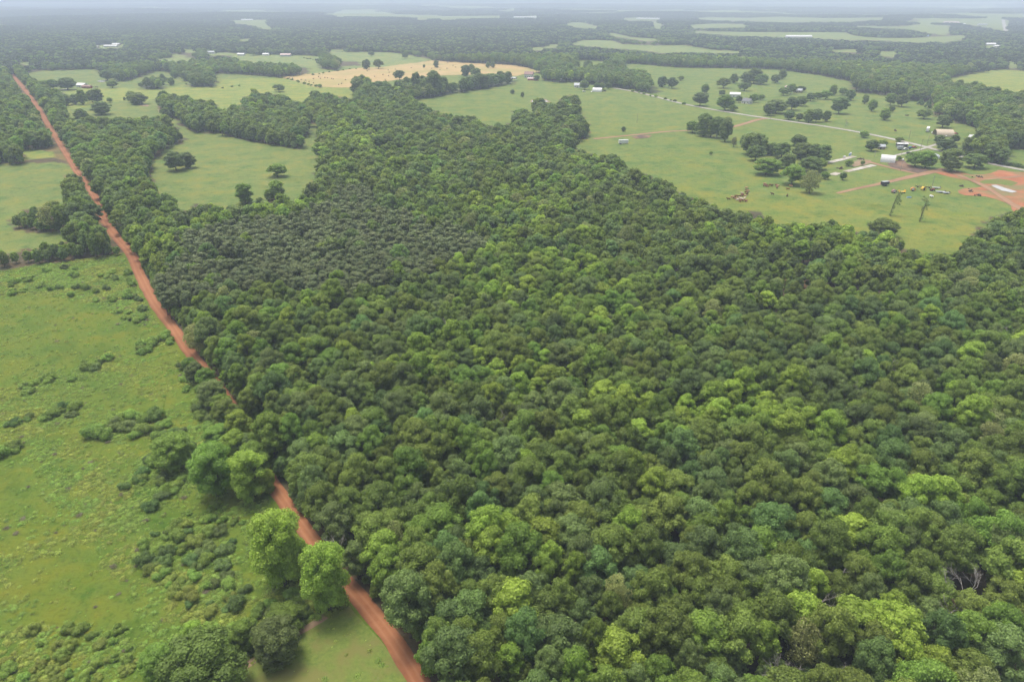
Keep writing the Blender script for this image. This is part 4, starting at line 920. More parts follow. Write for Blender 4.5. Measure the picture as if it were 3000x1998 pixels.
MARKS3 = [('the lone lime verge tree', 825, 1600), ('the broad olive tree', 612, 1930), ('the photo bottom left corner', -10, 2008), ('the tree trio in the pasture edge', 600, 1380), ('the near mown plot', 900, 1850), ('the photo left edge two thirds down', -20, 1340), ('the bare road stretch', 470, 950),
          ('the hedge below the far strip field', 150, 760), ('the pasture centre', 300, 1600), ('the open pasture top', 200, 970), ('the long thicket middle', 560, 1660), ('the photo left edge, halfway down', -20, 1000), ('the roadside strip top', 560, 1100), ('the bottom edge weeds', 250, 1930)]
shrub_items = []
for poly, n, sz, leafs in THICK:
    xs = [p[0] for p in poly]; ys = [p[1] for p in poly]; k = 0
    while k < n:
        u0 = xs[0] + (max(xs) - min(xs)) * random.random() + min(xs) - xs[0]; v0 = min(ys) + (max(ys) - min(ys)) * random.random()
        if not pip(poly, np.array([u0]), np.array([v0]))[0]: continue
        p = unproj(u0, v0)
        if not road_clear(np.array([p[0]]), np.array([p[1]]), 3.6)[0]: k += 1; continue
        k += 1; s_ = sz * (.6 + .75 * random.random()); lf = random.choice(leafs)
        t = plant('shrub', 'shrub', lf, random.randrange(5), p, random.random() * 6.28, (s_, s_, s_ * (.75 + .4 * random.random())), 0)
        shrub_items.append(dict(o=t, u=u0, v=v0, c=('big ' if s_ > sz else 'small ') + {'weed': 'fresh green', 'weedy': 'yellowish green', 'bush': 'plain green'}.get(lf, CW.get(lf, lf))))
word_labels(shrub_items, 'shrub', MARKS3)
for it in shrub_items: tag(it['o'], it['label'], 'shrub', 'shrubs in the rough pasture')
print('shrubs', len(shrub_items), 'field trees', len(field_items))
# weeds between them: nobody could count those
wp = [weed_proto(lf, v_) for lf in ('weed', 'weedy', 'bush', 'twig', 'blue') for v_ in (0, 2)]
wx = rng.uniform(-330, 0, 420000); wy = rng.uniform(62, 380, 420000); wz = hgt(wx, wy)
wu, wv = proj(wx, wy, wz); PL = CLEAR['left'][0]
lawn = pip([(1024, 1775), (1205, 1998), (1300, 2200), (300, 2200), (560, 2050), (690, 1975), (800, 1905), (900, 1840)], wu, wv)
smooth_ = pip([(-100, 900), (250, 900), (420, 960), (380, 1010), (200, 1060), (-100, 1180)], wu, wv) | pip([(-100, 860), (300, 880), (430, 940), (440, 980), (380, 1000)], wu, wv)
dens = .40 + .42 * wobble(wx, wy, 17, 1.2) + .25 * wobble(wx, wy, 5, 3)
dens[smooth_] *= .25; dens = np.maximum(dens, .06)
dens[lawn] = .05
for poly, n_, s_, l_ in THICK: dens[pip(poly, wu, wv)] += .6
ok = (pip(PL, wu, wv) | lawn) & (wu > -200) & road_clear(wx, wy, 3.8) & (rng.random(len(wx)) < dens * .55)
wx, wy, wz, wu = wx[ok], wy[ok], wz[ok], wu[ok]; n = len(wx)
base = np.clip(((wobble(wx, wy, 23, 5) + 1.2) * 1.4).astype(int), 0, 2) * 2 + rng.integers(0, 2, n)
alt = rng.random(n); base[alt < .02] = 6
sz = .15 + .48 * rng.random(n) ** 2.6
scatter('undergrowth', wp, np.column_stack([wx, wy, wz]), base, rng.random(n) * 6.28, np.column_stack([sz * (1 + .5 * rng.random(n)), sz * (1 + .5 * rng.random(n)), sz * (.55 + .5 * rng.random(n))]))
print('weeds', n)

# ------------------------------------------------------------------ farm buildings, vehicles, animals and gear
def plain(name, c, rough=.6, metal=0.0):
    m, nt, b = new_mat(name); b.inputs['Roughness'].default_value = rough; b.inputs['Metallic'].default_value = metal
    f = noise(nt, .9, 4); nt.links.new(ramp(nt, f, [(.3, tuple(v * .86 for v in c)), (.7, tuple(min(v * 1.08, .9) for v in c))]), b.inputs['Base Color']); return m
M = {'white': plain('white sheet metal', (.64, .64, .63), .45), 'whitewall': plain('white painted boards', (.58, .57, .55)), 'grey': plain('grey sheet metal', (.36, .38, .40), .4), 'dgrey': plain('dark grey roof', (.14, .14, .15)),
     'tan': plain('beige fabric', (.47, .39, .29)), 'rust': plain('reddish brown roof', (.26, .15, .13)), 'red': plain('red painted boards', (.36, .09, .07)), 'pink': plain('faded pink roof', (.5, .38, .36)), 'teal': plain('teal sheet metal', (.16, .34, .38), .4),
     'blue': plain('blue sheet metal', (.3, .42, .58), .4), 'wood': plain('weathered boards', (.27, .22, .17)), 'glass': plain('dark window glass', (.03, .035, .04), .12), 'black': plain('black paint', (.03, .03, .034), .35), 'dark': plain('dark opening', (.02, .02, .02), .9),
     'rubber': plain('tyre rubber', (.022, .022, .022), .8), 'yellow': plain('yellow paint', (.62, .42, .06), .45), 'orange': plain('orange paint', (.55, .24, .05), .45), 'cblue': plain('blue car paint', (.05, .10, .26), .3), 'cred': plain('red car paint', (.36, .03, .03), .3), 'straw': plain('straw', (.36, .28, .15), .9),
     'hide': plain('red brown hide', (.19, .075, .035), .8), 'hided': plain('dark brown hide', (.085, .04, .022), .8), 'tanhide': plain('tan hide', (.46, .28, .15), .8), 'cream': plain('cream hide', (.62, .54, .42), .8), 'pole': plain('pole wood', (.30, .27, .24), .9), 'stone': plain('grey stone wall', (.36, .34, .31), .9)}
def part(name, mb, mat, parent, smooth=False): return link(name, mb.mesh(name, M[mat], smooth), parent)
def copy_tree(o, parent=None):
    c = o.copy(); COL.objects.link(c)
    if parent is not None: c.parent = parent
    for ch in o.children: copy_tree(ch, c)
    return c
def gable_house(px, d, rz, wall, roof, label, name='farm_house', rh=None, nwin=3, cat='house', door=True, chimney=False, porch=False):
    w, l, h = d; p = unproj(*px); t = empty(name, p, R_(rz)); tag(t, label, cat); rh = rh or w * .3
    prof = [(-w / 2, -.3), (w / 2, -.3), (w / 2, h), (0, h + rh - .06), (-w / 2, h)]
    part('wall', MB().prism(prof, -l / 2, l / 2), wall, t)
    o = .45; s_ = rh / (w / 2)
    rp = [(-w / 2 - o, h - o * s_ + .04), (0, h + rh + .04), (w / 2 + o, h - o * s_ + .04), (w / 2 + o, h - o * s_ + .22), (0, h + rh + .24), (-w / 2 - o, h - o * s_ + .22)]
    r = part('roof', MB().prism(rp, -l / 2 - o, l / 2 + o), roof, t)
    if chimney: part('chimney', MB().box((w * .18, l * .2, h + rh + .35), (.7, .7, 1.7)), 'stone', r)
    if door:
        for sx in (-1,): part('door', MB().box((sx * (w / 2 + .02), l * .08, 1.05), (.06, 1.0, 2.1)), 'dark', t)
    for k in range(nwin):
        yy = -l / 2 + l * (k + .5) / nwin
        for sx in (-1, 1):
            if sx == -1 and door and abs(yy - l * .08) < .9: continue
            part('window', MB().box((sx * (w / 2 + .02), yy, min(1.7, h * .6)), (.05, 1.1, min(1.2, h * .4))), 'glass', t)
    if nwin:
        for sy in (-1, 1): part('window', MB().box((0, sy * (l / 2 + .02), min(1.7, h * .6)), (1.2, .05, min(1.2, h * .4))), 'glass', t)
    if porch:
        q = part('porch', MB().box((-w / 2 - 1.3, 0, h - .35), (2.6, l * .7, .12)), roof, t)
        for yy in (-l * .3, 0, l * .3): part('post', MB().box((-w / 2 - 2.4, yy, h / 2 - .25), (.14, .14, h - .3)), 'whitewall', q)
    return t
def arched_shed(px, w, l, h, rz, shell, endm, label, open_end=-1, name='arched_shed'):
    p = unproj(*px); t = empty(name, p, R_(rz)); tag(t, label, 'shed'); n = 18
    arc = [(w / 2 * math.cos(PI * k / n), h * math.sin(PI * k / n) ** .85) for k in range(n + 1)]
    inn = [(x_ * .97, z_ * .97) for x_, z_ in arc]
    mb = MB()
    for k in range(n): mb.prism([arc[k], arc[k + 1], inn[k + 1], inn[k]], -l / 2, l / 2)
    part('shell', mb, shell, t)
    part('end_wall', MB().prism([(x_ * .94, z_ * .94) for x_, z_ in arc], -open_end * (l / 2 - .5) - .1, -open_end * (l / 2 - .5) + .1), endm, t)
    if open_end: part('opening', MB().prism([(x_ * .94, z_ * .94) for x_, z_ in arc], open_end * (l / 2 - 1.6) - .1, open_end * (l / 2 - 1.6) + .1), 'dark', t)  # near black panel: shade inside the shed put into its colour
    return t
def wheels(t, xs, y, r, w_=.3):
    for x_ in xs:
        for sy in (-1, 1):
            wh = part('wheel', MB().tube([(x_, sy * y - w_ / 2, r), (x_, sy * y + w_ / 2, r)], [r, r], 14), 'rubber', t)
def car(px, rz, paint, label, kind='car'):
    p = unproj(*px); t = empty('pickup_truck' if kind == 'pickup' else 'parked_car', p, R_(rz)); tag(t, label, 'pickup' if kind == 'pickup' else 'car')
    if kind == 'pickup':
        prof = [(-2.7, .45), (2.7, .45), (2.75, .95), (1.5, 1.1), (.85, 1.78), (-.55, 1.8), (-.75, 1.12), (-2.7, 1.12)]
        gl = [(1.42, 1.12), (.82, 1.70), (-.5, 1.72), (-.62, 1.14)]
    else:
        prof = [(-2.2, .42), (2.2, .42), (2.25, .82), (1.25, .98), (.55, 1.46), (-1.1, 1.46), (-1.75, 1.0), (-2.22, .95)]
        gl = [(1.2, .98), (.52, 1.38), (-1.08, 1.38), (-1.62, 1.0)]
    part('body', MB().prism(prof, -.88, .88), paint, t)
    part('windows', MB().prism(gl, -.905, .905), 'glass', t)
    wheels(t, (-1.4, 1.4), .8, .34)
    for sy in (-1, 1): part('headlight', MB().box((2.24, sy * .6, .72), (.06, .3, .16)), 'white', t)
    return t
def box_trailer(px, rz, L, H, mat, label, name='box_trailer', top=None, wx=None):
    p = unproj(*px); t = empty(name, p, R_(rz)); tag(t, label, 'trailer'); h0 = .95
    part('box', MB().box((0, 0, h0 + H / 2), (L, 2.5, H)), mat, t)
    if top: part('roof', MB().box((0, 0, h0 + H + .05), (L + .1, 2.55, .1)), top, t)
    part('door', MB().box((-L / 2 - .03, 0, h0 + H / 2), (.05, 2.2, H * .9)), mat, t)
    part('chassis', MB().box((0, 0, h0 - .14), (L * .94, 1.0, .24)), 'black', t)
    wheels(t, wx or (-L * .36, -L * .27), 1.05, .48)
    part('landing_gear', MB().box((L * .3, .6, .42), (.12, .12, .84)).box((L * .3, -.6, .42), (.12, .12, .84)), 'black', t)
    return t
# --- buildings on the right hand farm
arched_shed((2600, 474), 8.6, 10.5, 5.2, 62, 'white', 'white', 'white arched shed with a dark open end beside the orange track', 1)
arched_shed((2762, 398), 13.0, 15.0, 5.6, 78, 'tan', 'tan', 'beige domed fabric barn behind the gravel road fork', 0)
arched_shed((2868, 412), 8.5, 13.0, 4.2, 20, 'grey', 'tan', 'grey arched shed with a beige end half hidden by trees', 1)
arched_shed((2732, 464), 9.0, 8.5, 3.0, -52, 'grey', 'grey', 'low silvery curved roof behind the big roadside trees', 0)
gable_house((2579, 437), (4.6, 6.0, 2.4), 80, 'wood', 'grey', 'small grey roofed shed tucked against the round dark trees', 'shed', None, 0, 'shed')
gable_house((2641, 430), (3.8, 8.6, 2.5), 84, 'dgrey', 'white', 'dark sided mobile home with a long white roof', 'mobile_home', .5, 3, 'house')
gable_house((2842, 412), (3.0, 3.0, 2.2), 20, 'whitewall', 'white', 'tiny white steep roofed hut left of the grey arched shed', 'hut', 2.6, 0, 'hut')
gable_house((2153, 284), (8.0, 13.0, 3.4), 68, 'whitewall', 'white', 'white metal barn alone on the pasture above the road', 'barn', 2.0, 0, 'barn')
gable_house((2188, 304), (7.5, 10.5, 3.2), 40, 'whitewall', 'dgrey', 'white farmhouse with a dark gable between garden trees', 'farm_house', 2.8, 3, 'house', True, True)
gable_house((2336, 272), (7.5, 11.0, 3.2), 70, 'wood', 'grey', 'grey ruined house half swallowed by trees on the pasture', 'ruined_house', 1.8, 2)
gable_house((2307, 262), (5.0, 6.0, 3.0), 30, 'pink', 'pink', 'faded pinkish outbuilding among the trees by the ruined house', 'outbuilding', 1.5, 0, 'shed')
# --- around the hay field and the middle hamlet
gable_house((1550, 228), (10.0, 14.0, 5.4), 78, 'whitewall', 'rust', 'two storey white farmhouse with a reddish brown roof below the hay field', 'farm_house', 3.6, 4, 'house', True, True)
gable_house((1561, 236), (6.0, 16.0, 2.6), 84, 'red', 'pink', 'long low red shed in front of the two storey farmhouse', 'shed', 1.4, 0, 'shed')
gable_house((1505, 232), (5.0, 9.0, 2.0), 60, 'whitewall', 'white', 'small white roofed lean-to left of the brown roofed farmhouse', 'lean_to', .6, 0, 'shed')
gable_house((1623, 234), (6.0, 9.0, 3.0), 75, 'red', 'white', 'small red house with a pale roof among garden trees', 'cottage', 1.6, 2)
gable_house((1648, 237), (5.0, 9.0, 2.4), 80, 'whitewall', 'white', 'white low outbuilding under the trees right of the red cottage', 'outbuilding', .9, 0, 'shed')
gable_house((1694, 257), (8.0, 11.0, 3.4), 76, 'whitewall', 'grey', 'grey roofed house beside the round tree by the white domed barn', 'farm_house', 2.6, 3)
arched_shed((1750, 269), 10.0, 13.0, 5.0, 76, 'white', 'white', 'white domed barn at the end of the conifer row', 0)
gable_house((1628, 198), (7.0, 9.0, 4.0), 50, 'whitewall', 'white', 'bright white house behind the hamlet trees', 'house', 2.4, 2)
gable_house((1557, 189), (7.0, 13.0, 3.0), 82, 'whitewall', 'teal', 'white house with a teal roof by the hamlet drive', 'house', 2.0, 3)
gable_house((1516, 178), (9.0, 9.0, 5.0), 20, 'whitewall', 'white', 'tall white gabled house against the wood edge', 'house', 5.0, 2)
gable_house((1617, 186), (6.0, 9.0, 3.0), 70, 'whitewall', 'blue', 'pale blue roofed house half hidden in the hamlet trees', 'house', 1.8, 2)
# --- upper left farms
gable_house((242, 256), (9.0, 14.0, 3.2), 72, 'whitewall', 'white', 'grey white barn at the end of the tree row beyond the red road', 'barn', 2.4, 0, 'barn')
gable_house((256, 259), (6.0, 13.0, 2.6), 80, 'red', 'rust', 'dark red lean-to shed joined to the grey white barn', 'shed', 1.3, 0, 'shed')
gable_house((200, 255), (7.0, 9.0, 3.0), 75, 'whitewall', 'white', 'white roof showing between the trees left of the barn', 'house', 2.0, 2)
gable_house((112, 259), (6.0, 8.0, 3.0), 60, 'whitewall', 'white', 'small white house among trees beside the red road', 'house', 1.8, 2)
gable_house((54, 213), (7.0, 9.0, 3.4), 70, 'whitewall', 'white', 'white house at the far end of the red road', 'house', 2.0, 2)
for (u0, v0, l_, w_, wm, rm, lab, nm) in [(616, 158, 20, 11, 'whitewall', 'grey', 'grey roofed barn, first of the barn row on the far hill', 'barn'), (707, 164, 15, 9, 'whitewall', 'white', 'white house between two trees on the far hill', 'house'), (780, 164, 13, 9, 'white', 'white', 'bright white shed alone on the far hill meadow', 'shed'),
        (838, 166, 22, 12, 'grey', 'pink', 'grey barn with a pinkish roof on the far hill meadow', 'barn'), (278, 142, 20, 11, 'tan', 'white', 'beige house with a white roof in the far woods gap', 'house'), (326, 139, 34, 10, 'whitewall', 'white', 'long white roofed building in the far woods gap', 'barn'), (342, 134, 20, 10, 'pink', 'white', 'pinkish building at the right end of the woods gap', 'barn'), (380, 155, 9, 8, 'whitewall', 'white', 'tiny white house peeping out of the far left woods', 'house'),
        (638, 66, 40, 16, 'whitewall', 'white', 'far white building above the distant meadow', 'barn'), (724, 61, 60, 16, 'whitewall', 'white', 'far pale building along the top of the distant meadow', 'barn'), (1568, 133, 18, 12, 'pink', 'pink', 'pink roofed house on the wood edge beyond the hamlet', 'house'),
        (2007, 90, 28, 16, 'whitewall', 'white', 'bright white barn in the far right trees', 'barn'), (2425, 93, 26, 14, 'whitewall', 'white', 'low white house, left of a pair on the far right meadow', 'house'), (2456, 92, 32, 12, 'whitewall', 'white', 'longer white house, right of a pair on the far right meadow', 'house'), (2571, 105, 26, 12, 'whitewall', 'pink', 'pale house between dark tree clumps far off', 'house'),
        (2694, 109, 52, 16, 'whitewall', 'blue', 'pale blue long roofed barn among far right trees', 'barn'), (2786, 69, 70, 20, 'pink', 'pink', 'pinkish large building on the far right meadow', 'barn'), (2817, 74, 30, 16, 'whitewall', 'white', 'small white house right of the pinkish building', 'house'), (2878, 75, 40, 16, 'whitewall', 'grey', 'grey roofed house by the far white road', 'house'),
        (2900, 134, 28, 14, 'whitewall', 'white', 'white house in a clearing of the upper right woods', 'house'), (2919, 140, 14, 10, 'whitewall', 'white', 'small white shed right of the clearing house', 'shed'), (2521, 52, 90, 16, 'whitewall', 'white', 'far long white roof near the right horizon', 'barn'), (2981, 113, 18, 12, 'tan', 'white', 'pale house at the right edge woods', 'house'), (1785, 80, 10, 8, 'whitewall', 'white', 'white speck of a shed on the far middle meadow', 'shed'), (1272, 171, 8, 8, 'whitewall', 'white', 'small white hut at the crest of the hay field', 'hut')]:
    gable_house((u0, v0), (w_, l_, 3.4), 84 + random.random() * 8, wm, rm, lab, nm, w_ * .2, 0, nm, False)
for (u0, v0, l_, lab) in [(1538, 53, 150, 'long white poultry house amid the far woods'), (1905, 57, 170, 'long pale poultry house on the far middle meadow'), (2339, 111, 80, 'long bright white poultry house behind the right wood belt')]:
    p = unproj(u0, v0); t = empty('poultry_house', p, R_(88)); tag(t, lab, 'barn', 'long poultry houses far off'); w_ = 16
    part('wall', MB().prism([(-w_ / 2, -.5), (w_ / 2, -.5), (w_ / 2, 3.2), (0, 6.4), (-w_ / 2, 3.2)], -l_ / 2, l_ / 2), 'whitewall', t)
    part('roof', MB().prism([(-w_ / 2 - .6, 3.1), (0, 6.6), (w_ / 2 + .6, 3.1), (w_ / 2 + .6, 3.4), (0, 6.9), (-w_ / 2 - .6, 3.4)], -l_ / 2 - .6, l_ / 2 + .6), 'white', t)
# --- vehicles
box_trailer((2717, 386), 58, 12.5, 2.9, 'white', 'white semi trailer standing on the grass left of the beige barn', 'semi_trailer')
box_trailer((1826, 423), 8, 8.6, 2.9, 'white', 'white box trailer alone on the open middle pasture')
box_trailer((2591, 545), 18, 5.2, 2.1, 'black', 'black stock trailer with a grey roof on the pinkish track', 'stock_trailer', 'grey', (-.6, .3))
box_trailer((2636, 440), 4, 4.6, 2.2, 'grey', 'grey box trailer parked below the mobile home', 'box_trailer', None, (-.5, .4))
car((2651, 440), 2, 'white', 'white pickup truck right behind the grey box trailer', 'pickup')
car((2660, 438), 15, 'black', 'dark car between the white pickup and the blue car')
car((2669, 435), 10, 'cblue', 'dark blue car parked beside the red car')
car((2678, 434), 12, 'cred', 'red car at the end of the parked row by the gravel road')
car((2663, 451), 5, 'black', 'black car on the drive above the large bright tree')
car((2773, 401), 30, 'white', 'white car parked nearest to the beige barn bush')
car((2784, 398), 20, 'white', 'white car, middle one right of the beige barn')
car((2792, 396), 12, 'white', 'white car, farthest right beside the beige barn')
car((2800, 394), 10, 'cred', 'red car just right of the white cars by the beige barn')
car((1697, 201), 5, 'cblue', 'dark pickup standing in the hamlet yard', 'pickup')
car((1711, 270), 10, 'white', 'white car on the pasture edge left of the white domed barn')
car((1733, 271), 80, 'white', 'white van like car right in front of the domed barn')
car((1771, 269), 20, 'black', 'dark pickup right of the white domed barn', 'pickup')
# --- cattle
def cow_mesh():
    vs = [(0, 0, 1.05), (.55, 0, 1.1), (.95, 0, 1.25), (1.3, 0, 1.38), (1.62, 0, 1.2), (-.5, 0, 1.08), (-.9, 0, 1.12), (-1.0, 0, .6)]
    rd = [.40, .38, .24, .19, .10, .40, .26, .04]; ed = [(0, 1), (1, 2), (2, 3), (3, 4), (0, 5), (5, 6), (6, 7)]
    for x_, par in ((.6, 1), (-.75, 5)):
        for s_ in (-1, 1):
            k = len(vs); vs += [(x_, .22 * s_, .72), (x_ + (.03 if par == 1 else -.08), .23 * s_, .38), (x_ + .02, .23 * s_, .03)]; rd += [.15, .085, .075]; ed += [(par, k), (k, k + 1), (k + 1, k + 2)]
    for s_ in (-1, 1):
        k = len(vs); vs.append((1.26, .26 * s_, 1.46)); rd.append(.05); ed.append((3, k))
    me = bpy.data.meshes.new('cow skeleton'); me.from_pydata(vs, ed, []); o = bpy.data.objects.new('cow_build', me); COL.objects.link(o)
    md = o.modifiers.new('skin', 'SKIN')
    for i, r in enumerate(rd): me.skin_vertices[0].data[i].radius = (r, r)
    me.skin_vertices[0].data[0].use_root = True
    o.modifiers.new('sub', 'SUBSURF').levels = 1
    dg = bpy.context.evaluated_depsgraph_get(); out = bpy.data.meshes.new_from_object(o.evaluated_get(dg)); bpy.data.objects.remove(o); return out
CM = cow_mesh(); COWS = {}
for k in ('hide', 'hided', 'tanhide', 'cream'):
    c_ = CM.copy(); c_.materials.clear(); c_.materials.append(M[k]); COWS[k] = c_
HERD = [(845,475,'tanhide'),(790,512,'hided'),(880,490,'hide'),(905,478,'hide'),(930,460,'hide'),(930,505,'tanhide'),(940,525,'cream'),(1000,500,'cream'),(1020,515,'cream'),(1060,502,'cream'),(985,548,'hide'),(1010,535,'hide'),(1055,540,'hide'),(1095,546,'hide'),(1020,412,'cream'),(1030,436,'hide'),(1020,452,'hide'),(1095,320,'tanhide'),(1108,360,'hided'),(1127,372,'tanhide'),
        (1095,396,'hide'),(1107,426,'hided'),(985,466,'hided'),(968,492,'hide'),(1076,458,'tanhide'),(1415,250,'tanhide'),(1408,280,'hide'),(1437,270,'hide'),(1456,294,'hide'),(1498,271,'hide'),(1541,275,'hided'),(1612,270,'hide'),(1632,284,'tanhide'),(1626,310,'hide'),(1866,288,'tanhide'),(1812,340,'hide'),(1545,424,'hided'),(2108,120,'cream'),(2140,122,'hide'),(1800,452,'hided')]
cow_items = []
for a, b_, hk_ in HERD:
    u0, v0 = 2000 + a / 5.8875, 500 + b_ / 5.8875; p = unproj(u0, v0)
    o = link('cow', COWS[hk_], None, p); o.rotation_euler.z = random.choice([0.2, 2.9, 3.3, .6, 2.4]) + random.random() * .5; o.scale = (1.05,) * 3
    cow_items.append(dict(o=o, u=u0, v=v0, c={'hide': 'red brown', 'hided': 'dark brown', 'tanhide': 'tan', 'cream': 'cream white'}[hk_]))
word_labels(cow_items, 'cow', [('the herd middle', 2170, 582), ('the round green tree', 2310, 538), ('the upper small bunch', 2243, 547), ('the herd lower edge', 2175, 592), ('the herd upper edge', 2187, 565)])
for it in cow_items: tag(it['o'], it['label'] + ' on the pasture', 'cow', 'cattle grazing on the right pasture')
# --- hay bales dotted over the hay field
bale_items = []; bm_ = MB().tube([(-.75, 0, .8), (.75, 0, .8)], [.8, .8], 14).mesh('bale', M['wood'])
for k, (a, b_) in enumerate([(935,662),(975,668),(1010,672),(1110,690),(1160,697),(1200,710),(1250,728),(1330,676),(1380,664),(1415,670),(1460,676),(1480,682),(1250,680),(1310,656),(1620,690),(1690,690),(1540,745),(1575,733),(1870,588),(1890,570),(2000,565),(2110,578),(2120,605),(2050,632),(2115,645),(2075,688),(1955,652),(2190,570),(2240,600)]):
    u0, v0 = 600 + a / 3.925, 60 + b_ / 3.925; p = unproj(u0, v0)
    o = link('hay_bale', bm_, None, p); o.rotation_euler.z = random.random() * 3; bale_items.append(dict(o=o, u=u0, v=v0, c='weathered'))
for a, b_ in [(440,490),(530,545),(350,572),(625,482),(430,560),(255,560),(720,520),(850,498),(500,525),(20,552),(260,600),(1070,512)]:
    u0, v0 = 1200 + a / 3.925, 60 + b_ / 3.925; p = unproj(u0, v0)
    o = link('hay_bale', bm_, None, p); o.rotation_euler.z = random.random() * 3; bale_items.append(dict(o=o, u=u0, v=v0, c='weathered'))
word_labels(bale_items, 'round hay bale', [('the hay field left tip', 840, 228), ('the hay field middle', 1080, 225), ('the hay field crest', 1290, 185), ('the hay field right part', 1430, 205), ('the bush at the hay field corner', 938, 255)])
for it in bale_items: tag(it['o'], it['label'], 'hay bale', 'round bales on the hay field')
# --- gear on the near right pasture
def gear(px, rz, label, cat, name): t = empty(name, unproj(*px), R_(rz)); tag(t, label, cat); return t
for (px, rz, paint, lab) in [((2618, 566), 10, 'rust', 'rusty brown hay baler with grey drum on the grass'), ((2674, 560), -15, 'orange', 'orange hay baler with a pale drum left of the yellow one'), ((2704, 558), 20, 'yellow', 'yellow hay baler beside the long dark hay rake')]:
    t = gear(px, rz, lab, 'hay baler', 'hay_baler')
    part('body', MB().prism([(-1.4, .6), (1.5, .6), (1.6, 1.2), (1.0, 2.2), (-.2, 2.5), (-1.2, 2.1), (-1.6, 1.2)], -.9, .9), paint, t)
    part('drum', MB().tube([(-.2, -.95, 1.4), (-.2, .95, 1.4)], [.75, .75], 14), 'white' if paint != 'yellow' else 'black', t)
    part('tongue', MB().tube([(1.5, 0, .8), (3.4, 0, .5)], [.09, .07], 6), 'black', t); wheels(t, (-.3,), 1.15, .5)
t = gear((2641, 566), 5, 'faded yellow hay wagon between the brown and orange balers', 'hay wagon', 'hay_wagon')
part('bed', MB().box((0, 0, .95), (4.4, 2.2, .2)), 'yellow', t); part('rack', MB().box((-2.1, 0, 1.6), (.12, 2.1, 1.2)).box((2.1, 0, 1.6), (.12, 2.1, 1.2)), 'yellow', t); wheels(t, (-1.4, 1.4), .95, .42)
t = gear((2705, 551), -22, 'long dark hay rake with upright yellow tines', 'hay rake', 'hay_rake')
part('beam', MB().tube([(-5, 0, .9), (5, 0, .9)], [.16, .16], 6).tube([(-5, .9, .5), (5, .9, .5)], [.1, .1], 6), 'black', t)
for k in range(8): part('tine', MB().tube([(-4.6 + k * 1.3, 0, .9), (-4.6 + k * 1.3, -.2, 2.3)], [.07, .05], 5), 'yellow', t)
wheels(t, (-3.5, 3.5), .5, .4)
for (px, rz, L_, lab) in [((2742, 553), -15, 5.0, 'narrow grey flatbed trailer right of the hay rake'), ((2755, 565), -12, 5.5, 'dark flatbed trailer, left of two in a line below the clay ground'), ((2772, 568), -8, 4.0, 'shorter pale flatbed trailer at the line end')]:
    t = gear(px, rz, lab, 'trailer', 'flatbed_trailer'); part('bed', MB().box((0, 0, .8), (L_, 2.1, .22)), 'grey', t); part('headboard', MB().box((L_ / 2 - .1, 0, 1.2), (.1, 2.0, .6)), 'black', t)
    part('tongue', MB().tube([(L_ / 2, 0, .7), (L_ / 2 + 1.3, 0, .6)], [.07, .05], 6), 'black', t); wheels(t, (-.5, .45), 1.0, .36)
t = gear((2731, 560), 15, 'small red tractor beside the hay rake', 'tractor', 'tractor')
part('body', MB().prism([(-1.2, .7), (1.5, .7), (1.5, 1.5), (.1, 1.6), (-.2, 1.2), (-1.2, 1.2)], -.4, .4), 'cred', t); part('seat', MB().box((-.6, 0, 1.4), (.5, .5, .35)), 'black', t); part('exhaust_pipe', MB().tube([(.9, 0, 1.5), (.9, 0, 2.3)], [.05, .05], 6), 'black', t)
for x_, r_ in ((-.8, .75), (1.1, .45)):
    for s_ in (-1, 1): part('wheel', MB().tube([(x_, s_ * .75 - .18, r_), (x_, s_ * .75 + .18, r_)], [r_, r_], 16), 'rubber', t)
t = gear((2663, 580), 0, 'blue water trough on the grass below the balers', 'trough', 'water_trough')
part('basin', MB().box((0, -.55, .35), (2.6, .08, .7)).box((0, .55, .35), (2.6, .08, .7)).box((-1.26, 0, .35), (.08, 1.02, .7)).box((1.26, 0, .35), (.08, 1.02, .7)).box((0, 0, .06), (2.4, 1.0, .1)), 'blue', t)
part('water', MB().box((0, 0, .5), (2.42, 1.0, .04)), 'teal', t)
for k, (px, lab) in enumerate([((2489, 457), 'pale blue upright tank at the upper slab end'), ((2492, 454), 'white upright tank just behind the pale blue tank'), ((2473, 463), 'small white tank lying beside the upper concrete slab'), ((2645, 471), 'white horizontal tank beside the burnt ground'), ((2731, 392), 'small white tank right of the semi trailer'), ((2728, 579), 'small white feed tub at the pasture fence line')]):
    t = gear(px, 20 * k, lab, 'tank', 'storage_tank')
    if k < 2: part('shell', MB().tube([(0, 0, 0), (0, 0, 1.7), (0, 0, 2.0)], [.8, .8, .3], 16), 'blue' if k == 0 else 'white', t); part('cap', MB().tube([(0, 0, 1.98), (0, 0, 2.12)], [.2, .2], 10), 'black', t)
    else: part('shell', MB().tube([(-1.5, 0, .9), (-1.2, 0, .9), (1.2, 0, .9), (1.5, 0, .9)], [.3, .65, .65, .3], 16), 'white', t); part('foot', MB().box((-.8, 0, .15), (.2, 1, .36)).box((.8, 0, .15), (.2, 1, .36)), 'grey', t)
rub = mat_noise('charred debris', (.035, .028, .024), (.14, .1, .08), 1.5)
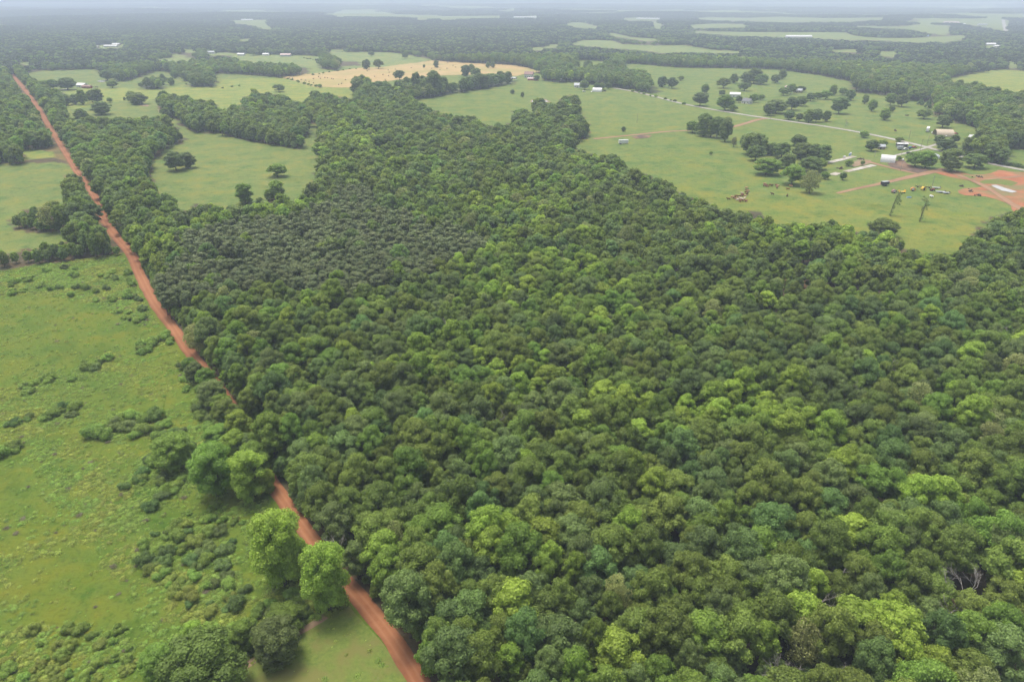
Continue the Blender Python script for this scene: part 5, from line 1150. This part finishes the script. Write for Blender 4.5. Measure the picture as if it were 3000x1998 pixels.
for (px, w_, lab) in [((2521, 468), 5.0, 'dark heap of charred rubble by the upper slab'), ((2462, 495), 5.5, 'greyish brush pile between the two slabs'), ((2865, 520), 6, 'dark brush heap on the orange clay'), ((2818, 547), 2.5, 'small dark stump heap on the clay edge'), ((2843, 562), 2.5, 'dark clod heap in the middle of the clay'), ((2865, 574), 3, 'dark log heap at the lower clay edge'), ((283, 257), 9, 'brown earth mound right of the red lean-to shed'), ((2658, 340), 4, 'dark log lying in the upper pasture'), ((2623, 385), 3, 'brown scrap heap by the gravel road')]:
    p = unproj(*px); rs = np.random.default_rng(int(px[0])); mb = MB()
    for k in range(16): mb.box((rs.normal() * w_ * .22, rs.normal() * w_ * .2, .2 + abs(rs.normal()) * .5), (.5 + rs.random() * 1.6, .25 + rs.random() * .6, .25 + rs.random() * .6), rs.random() * 3, .6)
    o = link('debris_heap', mb.mesh('heap', rub), None, p); tag(o, lab, 'heap')
# --- utility poles
pole_items = []
def pole(px, h, lab, lean=0):
    t = empty('utility_pole', unproj(*px), .3); t.rotation_euler.y = lean; tag(t, lab, 'utility pole', 'utility poles along the farm road')
    part('post', MB().tube([(0, 0, -.5), (0, 0, h)], [.17, .11], 8), 'pole', t); part('crossarm', MB().box((0, .16, h - .6), (2.2, .12, .14)), 'pole', t)
for px, h, lab, ln in [((2859, 468), 10.5, 'leaning pale pole by the gravel road bend', .22), ((2641, 452), 9, 'pole in front of the grey box trailer', 0), ((2638, 500), 6, 'short pole on the burnt ground', 0), ((2662, 411), 9, 'pole beyond the gravel road above the mobile home', 0), ((2696, 440), 9, 'pole at the near side of the gravel road fork', 0), ((2258, 350), 9, 'pole at the orange drive junction', 0), ((2562, 460), 7, 'dark lamp post left of the small grey shed', 0), ((2716, 425), 8, 'pole just beyond the gravel road fork', 0), ((1866, 360), 9, 'thin pole standing in the open middle pasture', 0), ((2731, 545), 7, 'thin pole behind the grey flatbed trailer', 0)]:
    pole(px, h, lab, ln)
# --- dark scrub dots along the field lines
dot_items = []
for (a, b2, n_) in [((826, 228), (936, 258), 9), ((905, 222), (1055, 201), 8), ((1000, 152), (1060, 148), 8), ((890, 172), (925, 178), 6), ((1850, 268), (2010, 308), 9), ((640, 262), (720, 250), 3), ((190, 303), (263, 296), 4), ((2930, 480), (3000, 492), 6)]:
    for k in range(n_):
        f = (k + random.random() * .7) / n_; u0 = a[0] + (b2[0] - a[0]) * f; v0 = a[1] + (b2[1] - a[1]) * f + random.random() * 2 - 1
        p = unproj(u0, v0); s_ = 1.0 + random.random() * 1.1
        t = plant('field_bush', 'shrub', random.choice(['dark', 'mid', 'grey']), random.randrange(4), p, random.random() * 6, (s_, s_, s_), 1)
        dot_items.append(dict(o=t, u=u0, v=v0, c='dark'))
word_labels(dot_items, 'field line bush', FARM)
for it in dot_items: tag(it['o'], it['label'], 'bush', 'bushes along field lines')

# ------------------------------------------------------------------ haze
mh = bpy.data.materials.new('haze air'); mh.use_nodes = True; hn = mh.node_tree
for n_ in list(hn.nodes):
    if n_.type == 'BSDF_PRINCIPLED': hn.nodes.remove(n_)
pv = hn.nodes.new('ShaderNodeVolumePrincipled'); pv.inputs['Density'].default_value = HAZE_DENSITY; pv.inputs['Color'].default_value = (*HAZE_COLOR, 1); pv.inputs['Anisotropy'].default_value = 0.0
hn.links.new(pv.outputs['Volume'], hn.nodes['Material Output'].inputs['Volume'])
hb = MB().box((0, 0, 35), (58000, 58000, 190)); ho = link('haze', hb.mesh('haze', mh)); tag(ho, kind='stuff')
